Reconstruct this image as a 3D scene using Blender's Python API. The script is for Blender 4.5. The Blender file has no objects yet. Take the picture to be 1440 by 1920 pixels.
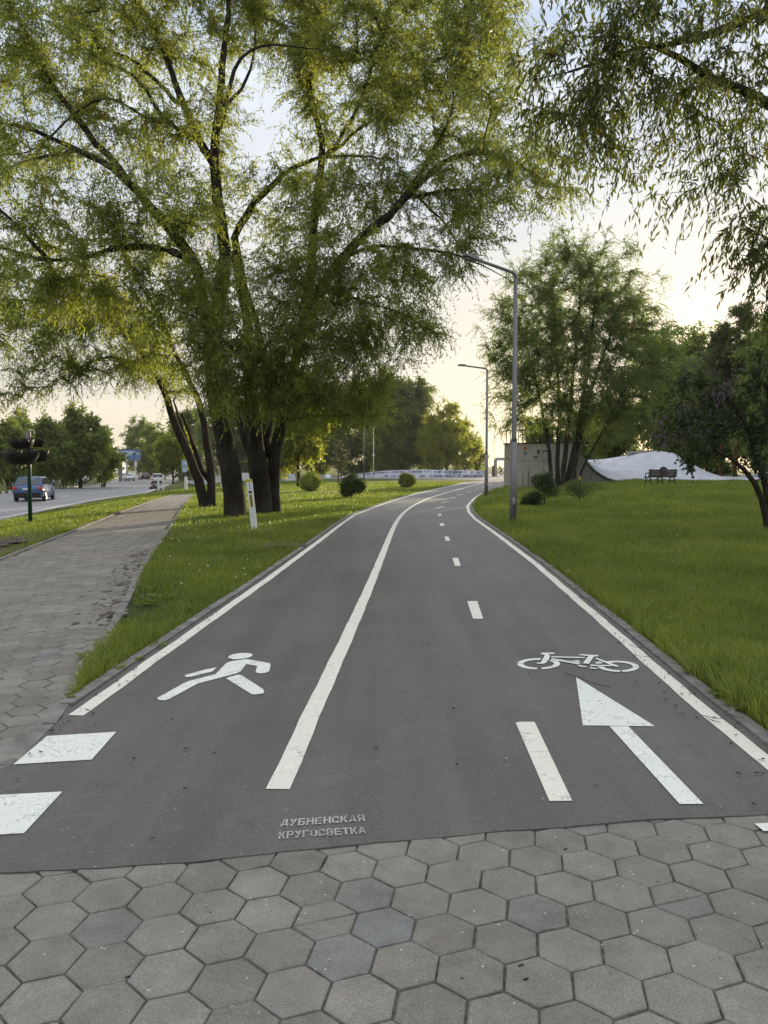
import bpy, bmesh, math, random
import numpy as np
from mathutils import Vector, Matrix

sc = bpy.context.scene
# ------------------------------------------------------------------ camera
F, CY, HORI, CAMH = 1400.0, 960.0, 874.0, 1.55          # focal length in photo pixels, horizon row, eye height
PITCH = math.atan2(CY-HORI, F)
cam_d = bpy.data.cameras.new('camera'); cam = bpy.data.objects.new('camera', cam_d)
sc.collection.objects.link(cam); sc.camera = cam
cam_d.sensor_fit = 'VERTICAL'; cam_d.sensor_height = 36; cam_d.lens = F/1920*36
cam_d.clip_end = 3000; cam_d.clip_start = 0.05
cam.location = (0, 0, CAMH); cam.rotation_euler = (math.pi/2-PITCH, 0, 0)
# ------------------------------------------------------------------ sky and sun
SUN_AZ, SUN_EL = math.radians(23.5), math.radians(9)
w = bpy.data.worlds.new('World'); sc.world = w; w.use_nodes = True
nt = w.node_tree; nt.nodes.clear()
out = nt.nodes.new('ShaderNodeOutputWorld'); bg = nt.nodes.new('ShaderNodeBackground')
sky = nt.nodes.new('ShaderNodeTexSky'); sky.sky_type = 'NISHITA'; sky.sun_disc = False
sky.sun_elevation = SUN_EL; sky.sun_rotation = SUN_AZ
sky.air_density = 1.0; sky.dust_density = 1.2; sky.ozone_density = 1.5
geo = nt.nodes.new('ShaderNodeTexCoord')
mp = nt.nodes.new('ShaderNodeMapping'); mp.inputs['Scale'].default_value = (1.0, 1.0, 5.5); mp.inputs['Rotation'].default_value = (0.12, 0.1, 0.5)
nz = nt.nodes.new('ShaderNodeTexNoise'); nz.inputs['Scale'].default_value = 2.2; nz.inputs['Detail'].default_value = 6
nz.inputs['Roughness'].default_value = .55; nz.inputs['Distortion'].default_value = .6
cr = nt.nodes.new('ShaderNodeValToRGB'); cr.color_ramp.elements[0].position = .36; cr.color_ramp.elements[1].position = .7
cr.color_ramp.elements[0].color = (.86, .86, .86, 1); cr.color_ramp.elements[1].color = (.97, .97, .97, 1)
sep = nt.nodes.new('ShaderNodeSeparateXYZ')
hz = nt.nodes.new('ShaderNodeValToRGB')                      # thin high cloud: cream low down, cool grey higher up, overhead made brighter
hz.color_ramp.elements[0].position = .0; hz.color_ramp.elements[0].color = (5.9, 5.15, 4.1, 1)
hz.color_ramp.elements[1].position = 1.0; hz.color_ramp.elements[1].color = (13.5, 13.2, 12.6, 1)  # unseen overhead sky brightened to add light on ground and leaves
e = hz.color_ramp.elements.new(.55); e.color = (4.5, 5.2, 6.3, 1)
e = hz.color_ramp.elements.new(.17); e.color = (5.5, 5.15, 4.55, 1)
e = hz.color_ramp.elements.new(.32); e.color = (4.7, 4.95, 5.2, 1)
mix = nt.nodes.new('ShaderNodeMixRGB')
L = nt.links.new
L(geo.outputs['Generated'], mp.inputs['Vector']); L(mp.outputs[0], nz.inputs['Vector']); L(nz.outputs['Fac'], cr.inputs[0])
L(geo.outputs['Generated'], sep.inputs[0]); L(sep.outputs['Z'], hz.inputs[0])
cl = nt.nodes.new('ShaderNodeValToRGB'); cl.color_ramp.elements[0].position = .38; cl.color_ramp.elements[0].color = (.80, .84, .90, 1)
cl.color_ramp.elements[1].position = .66; cl.color_ramp.elements[1].color = (1.12, 1.08, 1.02, 1); L(nz.outputs['Fac'], cl.inputs[0])
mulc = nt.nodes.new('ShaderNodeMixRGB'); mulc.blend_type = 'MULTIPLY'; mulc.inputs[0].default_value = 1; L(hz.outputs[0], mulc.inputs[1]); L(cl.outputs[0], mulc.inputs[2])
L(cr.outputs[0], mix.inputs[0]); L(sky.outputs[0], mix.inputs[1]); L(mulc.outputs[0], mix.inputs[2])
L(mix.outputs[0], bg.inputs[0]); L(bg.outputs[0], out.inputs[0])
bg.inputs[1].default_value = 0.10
sd = bpy.data.lights.new('sun', 'SUN'); sd.energy = 4.8; sd.angle = math.radians(0.6); sd.color = (1.0, .80, .52)
sun = bpy.data.objects.new('sun', sd); sc.collection.objects.link(sun)
S = Vector((math.sin(SUN_AZ)*math.cos(SUN_EL), math.cos(SUN_AZ)*math.cos(SUN_EL), math.sin(SUN_EL)))
sun.rotation_euler = S.to_track_quat('Z', 'Y').to_euler(); sun.location = S*50
sc.view_settings.view_transform = 'Standard'; sc.view_settings.look = 'None'
sc.view_settings.gamma = 1; sc.view_settings.exposure = 0.78
sc.render.engine = 'CYCLES'; sc.cycles.max_bounces = 6; sc.cycles.diffuse_bounces = 3
sc.cycles.transmission_bounces = 4; sc.cycles.transparent_max_bounces = 6

# ------------------------------------------------------------------ helpers
rng = np.random.default_rng(7); random.seed(7)
COL = sc.collection
def ss(t): t = np.clip(t, 0, 1); return t*t*(3-2*t)
RN = np.array([(0,-13),(15,-13.5),(29.8,-15.3),(46.7,-18),(65.7,-20.6),(91,-27),(120,-34),(187,-50),(300,-80),(700,-190)])   # near edge of the car road
RF = np.array([(0,-25),(40,-28.5),(61.8,-31.8),(84,-36.9),(120,-44.7),(160,-58),(230,-80),(320,-110),(700,-230)])           # far edge
SL = np.array([(0,-4.2),(6,-5.1),(12.2,-6.3),(17.2,-7.25),(23.8,-8.6),(35.6,-10.7),(41,-11.4),(60,-13),(100,-16),(700,-60)])    # sidewalk, left edge
SR = np.array([(3.6,-1.9),(4.6,-2.05),(5.77,-2.37),(6.66,-2.52),(9.2,-3.15),(11.7,-3.8),(17.2,-5.04),(30.6,-8.2),(38.7,-9.95),(45,-11)])  # sidewalk, right edge
XE = np.array([(0,1.95),(3.89,2.0),(5.02,2.04),(7.09,2.16),(11.8,2.40),(16.7,2.55),(21.9,2.67),(25,2.85),(28.55,3.2),(30.6,3.5),(35.6,4.3),(40.6,5.2),(43.4,5.8),(49.9,7.4),(58.6,9.6),(70,14),(90,25),(700,400)])  # right edge line of the path
XL = np.array([(4.54,-1.905),(5.85,-1.84),(6.66,-1.79),(10.1,-1.59),(15.5,-1.33),(20,-1.13),(23.6,-.93),(30.6,0),(36,.85),(41.7,1.79),(49.9,3.46),(60.3,5.6),(72.3,8.06),(84,11.5),(95,16)])
def f_(T, y): return np.interp(y, T[:,0], T[:,1])
def terr(x, y):
    x = np.asarray(x, float); y = np.asarray(y, float)
    xr = f_(RN, y); xs = f_(SL, y)-.4
    rz = -.6-.65*ss((y-40)/75)
    z = rz*ss((xs-x)/np.maximum(xs-xr, .5))
    z = z+.12*ss((f_(RF, y)-x)/.3)
    z = z+.58*ss((x-f_(XE, y)-1.2)/9)*ss((y-14)/22)*ss((140-y)/60)
    return z
def ray(px, py):
    X, Z = px-720, CY-py; c, s = math.cos(PITCH), math.sin(PITCH)
    return np.array([X, F*c+Z*s, -F*s+Z*c])
def G(px, py):                        # where a sight line of the survey photo meets the ground
    r = ray(px, py); z = 0.0
    for _ in range(60):
        k = (z-CAMH)/min(r[2], -1e-3); p = r*k; z = .6*z+.4*float(terr(p[0], p[1]))
    return Vector((p[0], p[1], z))
def W(px, py, d):                     # the point at depth d metres
    r = ray(px, py); k = d/r[1]; return Vector((r[0]*k, d, CAMH+r[2]*k))
def tag(o, label=None, cat=None, group=None, kind=None):
    for k, v in (('label', label), ('category', cat), ('group', group), ('kind', kind)):
        if v: o[k] = v
    return o
def empty(name, loc, rz=0, label=None, cat=None, group=None):
    o = bpy.data.objects.new(name, None); COL.objects.link(o); o.location = loc; o.rotation_euler = (0, 0, rz)
    o.empty_display_size = .2
    return tag(o, label, cat, group)
def copy_tree(o, parent=None):
    c = o.copy(); COL.objects.link(c)
    if parent is not None: c.parent = parent
    for ch in list(o.children): copy_tree(ch, c)
    return c
def link(name, me, mat, parent=None, smooth=False):
    if mat is not None:
        for m in (mat if isinstance(mat, (list, tuple)) else [mat]): me.materials.append(m)
    if smooth and len(me.polygons): me.polygons.foreach_set('use_smooth', [True]*len(me.polygons))
    o = bpy.data.objects.new(name, me); COL.objects.link(o)
    if parent is not None: o.parent = parent
    return o
def npmesh(name, V, Fc, mat, parent=None, smooth=False, attrs=None, mi=None):
    """V (n,3); Fc (m,k) one face size"""
    me = bpy.data.meshes.new(name); V = np.ascontiguousarray(V, np.float32); Fc = np.ascontiguousarray(Fc, np.int32)
    me.vertices.add(len(V)); me.vertices.foreach_set('co', V.ravel())
    k = Fc.shape[1]; me.loops.add(Fc.size); me.loops.foreach_set('vertex_index', Fc.ravel())
    me.polygons.add(len(Fc)); me.polygons.foreach_set('loop_start', np.arange(0, Fc.size, k, dtype=np.int32))
    me.polygons.foreach_set('loop_total', np.full(len(Fc), k, np.int32))
    if attrs:
        for an, av in attrs.items():
            a = me.attributes.new(an, 'FLOAT', 'POINT'); a.data.foreach_set('value', np.ascontiguousarray(av, np.float32))
    o = link(name, me, mat, parent, smooth)
    if mi is not None: me.polygons.foreach_set('material_index', np.ascontiguousarray(mi, np.int32))
    me.update(); me.validate(); return o
class MB:
    """collects shapes into one mesh"""
    def __init__(s): s.v = []; s.f = []; s.m = []
    def add(s, V, Fc, m=0):
        o = len(s.v); s.v += [tuple(p) for p in V]; s.f += [tuple(i+o for i in f) for f in Fc]; s.m += [m]*len(Fc); return s
    def box(s, c, d, rz=0, m=0, rx=0, ry=0, taper=1.0):
        R = Matrix.Rotation(rz, 3, 'Z') @ Matrix.Rotation(ry, 3, 'Y') @ Matrix.Rotation(rx, 3, 'X'); V = []
        for k in (-1, 1):
            t = taper if k > 0 else 1
            for i, j in ((-1,-1),(1,-1),(1,1),(-1,1)): V.append(R @ Vector((i*d[0]/2*t, j*d[1]/2*t, k*d[2]/2))+Vector(c))
        return s.add(V, [(3,2,1,0),(4,5,6,7),(0,1,5,4),(1,2,6,5),(2,3,7,6),(3,0,4,7)], m)
    def tube(s, pts, r, n=10, m=0, cap=True):
        pts = [Vector(p) for p in pts]; rs = r if hasattr(r, '__len__') else [r]*len(pts); V = []; Fc = []
        for i, p in enumerate(pts):
            t = (pts[min(i+1, len(pts)-1)]-pts[max(i-1, 0)]).normalized()
            ref = Vector((1, 0, 0)) if abs(t.x) < .9 else Vector((0, 0, 1))
            a = t.cross(ref).normalized(); b = t.cross(a)
            for k in range(n): th = 2*math.pi*k/n; V.append(p+(a*math.cos(th)+b*math.sin(th))*rs[i])
        for i in range(len(pts)-1):
            for k in range(n): Fc.append((i*n+k, i*n+(k+1) % n, (i+1)*n+(k+1) % n, (i+1)*n+k))
        if cap: Fc += [tuple(range(n)), tuple(range((len(pts)-1)*n, len(pts)*n))[::-1]]
        return s.add(V, Fc, m)
    def lathe(s, prof, c=(0,0,0), n=20, m=0, axis='Z'):
        V = []; Fc = []
        for r, z in prof:
            for k in range(n):
                th = 2*math.pi*k/n; p = (r*math.cos(th), r*math.sin(th), z)
                if axis == 'Y': p = (p[0], p[2], p[1])
                if axis == 'X': p = (p[2], p[0], p[1])
                V.append(Vector(p)+Vector(c))
        for i in range(len(prof)-1):
            for k in range(n): Fc.append((i*n+k, i*n+(k+1) % n, (i+1)*n+(k+1) % n, (i+1)*n+k))
        return s.add(V, Fc, m)
    def poly(s, pts, m=0): return s.add(pts, [tuple(range(len(pts)))], m)
    def prism(s, pts, ext, m=0):
        n = len(pts); P = [Vector(p) for p in pts]; e = Vector(ext); V = P+[p+e for p in P]
        return s.add(V, [tuple(range(n))[::-1], tuple(range(n, 2*n))]+[(i, (i+1) % n, n+(i+1) % n, n+i) for i in range(n)], m)
    def build(s, name, mat, parent=None, smooth=False, bevel=0, tri=False):
        me = bpy.data.meshes.new(name); me.from_pydata(s.v, [], s.f)
        bm = bmesh.new(); bm.from_mesh(me)
        if tri: bmesh.ops.triangulate(bm, faces=bm.faces[:])
        bmesh.ops.recalc_face_normals(bm, faces=bm.faces[:])
        bm.to_mesh(me); bm.free()
        if isinstance(mat, (list, tuple)) and not tri and len(me.polygons) == len(s.m):
            me.polygons.foreach_set('material_index', s.m)
        o = link(name, me, mat, parent, smooth)
        if bevel:
            b = o.modifiers.new('bevel', 'BEVEL'); b.width = bevel; b.segments = 2; b.limit_method = 'ANGLE'
        return o
# ------------------------------------------------------------------ materials
def mat(name, col=(.5,.5,.5), rough=.7, metal=0, var=.0, scale=5, bump=0, bscale=40, spec=.3, col2=None, detail=5, coord='Object'):
    m = bpy.data.materials.new(name); m.use_nodes = True; n = m.node_tree; b = n.nodes['Principled BSDF']
    b.inputs['Roughness'].default_value = rough; b.inputs['Metallic'].default_value = metal
    b.inputs['Specular IOR Level'].default_value = spec
    tc = n.nodes.new('ShaderNodeTexCoord')
    c2 = col2 if col2 else tuple(max(0, c*(1-var)) for c in col); c1 = col if col2 else tuple(min(1, c*(1+var)) for c in col)
    no = n.nodes.new('ShaderNodeTexNoise'); no.inputs['Scale'].default_value = scale; no.inputs['Detail'].default_value = detail
    r = n.nodes.new('ShaderNodeValToRGB'); r.color_ramp.elements[0].position = .35; r.color_ramp.elements[1].position = .65
    r.color_ramp.elements[0].color = (*c2, 1); r.color_ramp.elements[1].color = (*c1, 1)
    n.links.new(tc.outputs[coord], no.inputs['Vector']); n.links.new(no.outputs['Fac'], r.inputs[0]); n.links.new(r.outputs[0], b.inputs['Base Color'])
    if bump:
        nb = n.nodes.new('ShaderNodeTexNoise'); nb.inputs['Scale'].default_value = bscale; nb.inputs['Detail'].default_value = 4
        bp = n.nodes.new('ShaderNodeBump'); bp.inputs['Strength'].default_value = bump; bp.inputs['Distance'].default_value = .01
        n.links.new(tc.outputs[coord], nb.inputs['Vector']); n.links.new(nb.outputs['Fac'], bp.inputs['Height']); n.links.new(bp.outputs[0], b.inputs['Normal'])
    m.diffuse_color = (*col, 1)
    return m
class NT:
    """small node-graph helper"""
    def __init__(s, name):
        s.m = bpy.data.materials.new(name); s.m.use_nodes = True; s.t = s.m.node_tree; s.b = s.t.nodes['Principled BSDF']
        s.o = s.t.nodes['Material Output']; s.tc = s.t.nodes.new('ShaderNodeTexCoord')
    def n(s, typ, **k):
        x = s.t.nodes.new(typ)
        for a, v in k.items():
            if hasattr(x, a): setattr(x, a, v)
            else: x.inputs[a.replace('_', ' ')].default_value = v
        return x
    def l(s, a, b): s.t.links.new(a, b)
    def noise(s, scale, detail=4, rough=.55, vec=None, dist=0):
        x = s.n('ShaderNodeTexNoise', Scale=scale, Detail=detail, Roughness=rough, Distortion=dist)
        s.l(vec if vec else s.tc.outputs['Object'], x.inputs['Vector']); return x.outputs['Fac']
    def ramp(s, src, *stops):
        x = s.n('ShaderNodeValToRGB'); r = x.color_ramp
        for i, (p, c) in enumerate(stops):
            c = (c, c, c) if not hasattr(c, '__len__') else c
            if i < 2: r.elements[i].position = p; r.elements[i].color = (*c, 1)
            else: r.elements.new(p).color = (*c, 1)
        s.l(src, x.inputs[0]); return x.outputs[0]
    def mix(s, f, a, b, mode='MIX'):
        x = s.n('ShaderNodeMixRGB', blend_type=mode)
        for i, v in enumerate((f, a, b)):
            if hasattr(v, 'is_output'): s.l(v, x.inputs[i])
            elif i == 0: x.inputs[0].default_value = v
            else: x.inputs[i].default_value = (*v, 1) if hasattr(v, '__len__') else (v, v, v, 1)
        return x.outputs[0]
    def bump(s, h, strength=.5, dist=.01):
        x = s.n('ShaderNodeBump', Strength=strength, Distance=dist); s.l(h, x.inputs['Height']); s.l(x.outputs[0], s.b.inputs['Normal'])
    def attr(s, name): x = s.n('ShaderNodeAttribute', attribute_name=name); return x.outputs['Fac']
    def done(s, col, rough=.8, spec=.3):
        s.l(col, s.b.inputs['Base Color'])
        if hasattr(rough, 'is_output'): s.l(rough, s.b.inputs['Roughness'])
        else: s.b.inputs['Roughness'].default_value = rough
        s.b.inputs['Specular IOR Level'].default_value = spec
        return s.m
def leaf_mat(name, c0, c1, trans=.45, tcol=None, rough=.5):
    q = NT(name); a = q.attr('rnd'); col = q.ramp(a, (0, c0), (1, c1))
    big = q.noise(.55, 3); col = q.mix(.45, col, q.ramp(big, (.3, tuple(c*.7 for c in c0)), (.7, c1)))
    q.done(col, rough, .25)
    tr = q.n('ShaderNodeBsdfTranslucent'); tc = q.mix(1.0, col, tcol or (1.5, 1.5, .6), 'MULTIPLY'); q.l(tc, tr.inputs[0])
    mx = q.n('ShaderNodeMixShader'); mx.inputs[0].default_value = trans
    q.l(q.b.outputs[0], mx.inputs[1]); q.l(tr.outputs[0], mx.inputs[2]); q.l(mx.outputs[0], q.o.inputs[0]); return q.m
def asphalt_mat(name, dark, light, speck=.35):
    q = NT(name); fine = q.noise(150, 3, .8); mid = q.noise(48, 4); big = q.noise(.55, 4, .6, dist=.4)
    st = q.n('ShaderNodeMapping'); st.inputs['Scale'].default_value = (2.6, .16, 1); q.l(q.tc.outputs['Object'], st.inputs[0])
    streak = q.noise(1.3, 4, .6, vec=st.outputs[0])
    c = q.ramp(big, (.3, dark), (.7, light)); c = q.mix(.35, c, q.ramp(streak, (.35, tuple(x*.72 for x in dark)), (.65, tuple(x*1.15 for x in light))))
    c = q.mix(.9, c, q.ramp(fine, (.36, .22), (.64, .78)), 'OVERLAY'); c = q.mix(.45, c, q.ramp(mid, (.35, .38), (.65, .62)), 'OVERLAY')
    vo = q.n('ShaderNodeTexVoronoi', Scale=30.0); q.l(q.tc.outputs['Object'], vo.inputs['Vector'])
    sp = q.ramp(vo.outputs['Distance'], (.09, 1), (.14, 0)); wn = q.noise(13, 2); gate = q.ramp(wn, (.58, 0), (.62, 1))
    c = q.mix(q.mix(1, sp, gate, 'MULTIPLY'), c, (speck, speck, speck*.95))
    cv = q.n('ShaderNodeTexVoronoi', Scale=.42, feature='DISTANCE_TO_EDGE'); wn2 = q.n('ShaderNodeTexNoise', Scale=2.5, Detail=6.0, Roughness=.7); q.l(q.tc.outputs['Object'], wn2.inputs['Vector'])
    s2 = q.n('ShaderNodeVectorMath', operation='SCALE'); s2.inputs['Scale'].default_value = 1.1; q.l(wn2.outputs['Color'], s2.inputs[0]); a2 = q.n('ShaderNodeVectorMath', operation='ADD')
    q.l(q.tc.outputs['Object'], a2.inputs[0]); q.l(s2.outputs[0], a2.inputs[1]); q.l(a2.outputs[0], cv.inputs['Vector'])
    ck = q.mix(1, q.ramp(cv.outputs['Distance'], (.0, 1), (.006, 0)), q.ramp(q.noise(.7, 3), (.50, 0), (.58, .55)), 'MULTIPLY'); c = q.mix(ck, c, (.03, .03, .03))
    st2 = q.noise(1.9, 5, .65, dist=.8); c = q.mix(q.ramp(st2, (.56, 0), (.72, .35)), c, (.15, .142, .132)); c = q.mix(q.ramp(q.noise(3.1, 4, .6), (.60, 0), (.72, .35)), c, (.045, .043, .043))
    q.bump(q.mix(.5, fine, mid), .75, .005)
    return q.done(c, .60, .6)
M = {}
M['asphalt'] = asphalt_mat('path_asphalt', (.068, .064, .063), (.104, .097, .092))
M['road'] = asphalt_mat('road_asphalt', (.13, .13, .14), (.18, .18, .19))
def paint_mat(name, wear0, wear1, col=(.74, .74, .70)):
    q = NT(name); n1 = q.noise(75, 5, .7); n2 = q.noise(7, 3, .6); cr_ = q.n('ShaderNodeTexVoronoi', Scale=11.0, feature='DISTANCE_TO_EDGE')
    wv = q.n('ShaderNodeVectorMath', operation='ADD'); nn = q.n('ShaderNodeTexNoise', Scale=30.0, Detail=3.0); q.l(q.tc.outputs['Object'], nn.inputs['Vector'])
    sc_ = q.n('ShaderNodeVectorMath', operation='SCALE'); sc_.inputs['Scale'].default_value = .12; q.l(nn.outputs['Color'], sc_.inputs[0])
    q.l(q.tc.outputs['Object'], wv.inputs[0]); q.l(sc_.outputs[0], wv.inputs[1]); q.l(wv.outputs[0], cr_.inputs['Vector'])
    crack = q.ramp(cr_.outputs['Distance'], (.0, 1), (.035, 0)); gate = q.ramp(n2, (.46, 0), (.6, 1))
    wr = q.ramp(n1, (wear0, 0), (wear1, 1)); base = q.mix(.5, col, q.ramp(n2, (.3, tuple(c*.8 for c in col)), (.7, col)))
    m1 = q.mix(1, crack, gate, 'MULTIPLY'); m2 = q.mix(1, wr, q.ramp(n2, (.35, .25), (.6, 1)), 'MULTIPLY'); mm = q.mix(1, m1, m2, 'LIGHTEN')
    base = q.mix(.5, base, q.ramp(q.noise(140, 3, .8), (.33, .38), (.62, .58)), 'OVERLAY'); c = q.mix(mm, base, (.13, .125, .12)); q.bump(n1, .3, .002); return q.done(c, .65, .3)
M['line'] = paint_mat('line_paint', .66, .78, (.68, .67, .60))
M['paint'] = paint_mat('worn_paint', .56, .66, (.70, .72, .69))
M['stencil'] = paint_mat('faint_stencil', .44, .62, (.42, .42, .41))
def paver_mat():
    q = NT('paver_concrete'); r = q.attr('rnd'); e = q.attr('edge'); b = q.attr('blue')
    c = q.ramp(r, (0, (.150, .139, .124)), (1, (.196, .182, .160)), (.5, (.173, .160, .141)))
    c = q.mix(b, c, (.130, .140, .150))
    n1 = q.noise(9, 5, .65); c = q.mix(.7, c, q.ramp(n1, (.3, .40), (.7, .60)), 'OVERLAY')
    n3 = q.noise(1.6, 5, .65, dist=.5); c = q.mix(.8, c, q.ramp(n3, (.32, .40), (.68, .62)), 'OVERLAY')
    fine = q.noise(170, 3, .75); c = q.mix(.8, c, q.ramp(fine, (.36, .33), (.64, .67)), 'OVERLAY')
    rub = q.mix(1, e, q.ramp(q.noise(14, 4), (.40, .1), (.65, .7)), 'MULTIPLY'); c = q.mix(rub, c, (.30, .30, .29))
    vo = q.n('ShaderNodeTexVoronoi', Scale=30.0); q.l(q.tc.outputs['Object'], vo.inputs['Vector'])
    sp = q.mix(1, q.ramp(vo.outputs['Distance'], (.08, 1), (.12, 0)), q.ramp(q.noise(11, 2), (.55, 0), (.6, 1)), 'MULTIPLY')
    c = q.mix(sp, c, (.5, .49, .46))
    pit = q.n('ShaderNodeTexVoronoi', Scale=9.0); q.l(q.tc.outputs['Object'], pit.inputs['Vector'])
    pt = q.mix(1, q.ramp(pit.outputs['Distance'], (.04, 1), (.06, 0)), q.ramp(q.noise(5.3, 2), (.52, 0), (.55, 1)), 'MULTIPLY')
    c = q.mix(pt, c, (.05, .045, .04))
    q.bump(q.mix(.5, fine, n1), .5, .004); return q.done(c, .85, .25)
M['paver'] = paver_mat()
M['joint'] = mat('joint_sand', (.088, .079, .066), .95, var=.45, scale=30, bump=.6, bscale=120)
M['kerb'] = mat('kerb_concrete', (.17, .165, .155), .9, var=.3, scale=6, bump=.6, bscale=60)
M['kerb_w'] = mat('kerb_white', (.62, .61, .57), .8, var=.2, scale=2); M['kerb_b'] = mat('kerb_black', (.05, .05, .05), .8, var=.2)
M['steel'] = mat('galvanised_steel', (.20, .205, .215), .5, .35, var=.12, scale=3)
M['lampgrey'] = mat('lamp_grey', (.17, .17, .175), .5, .2, var=.05)
M['white'] = mat('white_plastic', (.62, .63, .64), .5, var=.06, scale=4); M['yellow'] = mat('yellow_cap', (.45, .36, .05), .5, var=.1)
M['black'] = mat('black_rubber', (.012, .012, .012), .6, var=.3); M['green'] = mat('green_paint', (.012, .06, .045), .4, var=.15)
M['bark'] = None
def bark_mat(name, c0, c1):
    q = NT(name); mpg = q.n('ShaderNodeMapping'); mpg.inputs['Scale'].default_value = (7, 7, 1.3); q.l(q.tc.outputs['Object'], mpg.inputs[0])
    a = q.noise(2.2, 6, .7, vec=mpg.outputs[0], dist=.8); b = q.noise(1.2, 3)
    c = q.ramp(a, (.35, c0), (.65, c1)); c = q.mix(.4, c, q.ramp(b, (.35, tuple(x*.6 for x in c0)), (.65, c1)))
    q.bump(a, 1.0, .05); return q.done(c, .95, .1)
M['bark'] = bark_mat('willow_bark', (.014, .012, .009), (.075, .066, .055))
M['bark2'] = bark_mat('dark_bark', (.02, .017, .013), (.07, .058, .045))
M['pinebark'] = bark_mat('pine_bark', (.07, .035, .02), (.17, .09, .05))
M['birchbark'] = bark_mat('pale_bark', (.10, .09, .08), (.30, .28, .25))
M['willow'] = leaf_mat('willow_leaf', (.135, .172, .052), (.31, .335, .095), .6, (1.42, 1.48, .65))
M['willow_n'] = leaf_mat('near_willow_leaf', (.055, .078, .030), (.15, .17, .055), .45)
M['fineleaf'] = leaf_mat('fine_leaf', (.115, .155, .055), (.24, .28, .095), .52, (1.35, 1.5, .7))
M['darkleaf'] = leaf_mat('dark_leaf', (.085, .120, .045), (.17, .205, .070), .45)
M['mapleleaf'] = leaf_mat('maple_leaf', (.100, .145, .038), (.20, .25, .065), .5)
M['yellowleaf'] = leaf_mat('yellow_green_leaf', (.14, .18, .03), (.30, .33, .06), .6)
M['lilacleaf'] = leaf_mat('lilac_leaf', (.028, .050, .022), (.060, .095, .036), .3)
M['lilacflower'] = leaf_mat('lilac_flower', (.12, .085, .12), (.21, .155, .20), .3, (1, 1, 1))
M['needle'] = leaf_mat('pine_needle', (.05, .075, .03), (.12, .13, .05), .2)
M['grassblade'] = leaf_mat('grass_blade', (.085, .130, .028), (.30, .33, .080), .42, (1.25, 1.4, .6))
def ground_mat():
    q = NT('lawn_soil'); a = q.noise(3.0, 5, .65); b = q.noise(.25, 3); fine = q.noise(40, 4, .7)
    c = q.ramp(a, (.3, (.042, .056, .018)), (.7, (.09, .112, .030)))
    c = q.mix(.6, c, q.ramp(fine, (.3, .32), (.7, .68)), 'OVERLAY')
    c = q.mix(q.ramp(b, (.5, 0), (.72, .45)), c, (.13, .15, .03))
    d = q.noise(1.7, 4, .6, dist=.5); c = q.mix(q.ramp(d, (.62, 0), (.72, .6)), c, (.10, .075, .05))
    q.bump(fine, .8, .05); return q.done(c, .95, .1)
M['lawn'] = ground_mat()
M['dirt'] = mat('bare_soil', (.105, .082, .066), .95, scale=9, col2=(.06, .047, .038), bump=.8, bscale=50)
def concrete_mat(name, c0, c1, sc_=1.2):
    q = NT(name); mpg = q.n('ShaderNodeMapping'); mpg.inputs['Scale'].default_value = (1, 1, .35); q.l(q.tc.outputs['Object'], mpg.inputs[0])
    a = q.noise(sc_, 6, .65, vec=mpg.outputs[0], dist=.6); f = q.noise(40, 4, .6)
    c = q.ramp(a, (.3, c0), (.7, c1)); c = q.mix(.3, c, q.ramp(f, (.3, .4), (.7, .6)), 'OVERLAY'); q.bump(f, .3, .01); return q.done(c, .85, .25)
M['concrete'] = concrete_mat('wall_concrete', (.26, .25, .22), (.38, .365, .32))
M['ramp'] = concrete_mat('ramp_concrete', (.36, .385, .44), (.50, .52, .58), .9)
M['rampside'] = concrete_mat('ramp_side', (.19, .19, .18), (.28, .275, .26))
M['graffiti'] = None
M['graf'] = mat('white_wall', (.66, .67, .74), .8, scale=.9, col2=(.40, .42, .52), detail=7)
M['ink'] = mat('grey_ink', (.18, .19, .26), .8, var=.3)
M['wood'] = mat('bench_wood', (.055, .045, .035), .7, var=.4, scale=6); M['iron'] = mat('cast_iron', (.012, .015, .013), .5, var=.2)
M['glass'] = mat('car_glass', (.02, .025, .03), .08, 0, spec=.8); M['tyre'] = mat('tyre', (.015, .015, .015), .8, var=.2)
M['rim'] = mat('alloy_rim', (.45, .45, .44), .35, .6); M['red'] = mat('tail_lamp', (.50, .02, .015), .25, spec=.6)
M['headlamp'] = mat('head_lamp', (.7, .72, .75), .15, spec=.7); M['plate'] = mat('plate_white', (.7, .7, .68), .5)
def paintcar(name, c): return mat(name, c, .25, .25, var=.04, spec=.6)
M['stone'] = mat('grey_stone', (.28, .26, .24), .9, var=.35, scale=5, bump=.6, bscale=20)

# ------------------------------------------------------------------ ground
def build_ground():
    xs = np.unique(np.concatenate([np.linspace(-900, -120, 20), np.linspace(-120, -45, 60), np.linspace(-45, 30, 260), np.linspace(30, 120, 40), np.linspace(120, 900, 20)]))
    ys = np.unique(np.concatenate([np.linspace(-60, 0, 8), np.linspace(0, 70, 160), np.linspace(70, 200, 60), np.linspace(200, 1800, 30)]))
    X, Y = np.meshgrid(xs, ys); Z = terr(X, Y)-.035-.25*((X < f_(RN, Y)-.9) & (X > f_(RF, Y)+.9))+.012*np.sin(X*2.1+Y*1.3)*np.sin(Y*1.7-X*.6)
    nx, ny = len(xs), len(ys); i = np.arange(nx*ny).reshape(ny, nx)
    Fc = np.stack([i[:-1,:-1], i[:-1,1:], i[1:,1:], i[1:,:-1]], -1).reshape(-1, 4)
    o = npmesh('ground', np.stack([X, Y, Z], -1).reshape(-1, 3), Fc, M['lawn'], smooth=True); tag(o, kind='structure')
build_ground()
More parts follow.
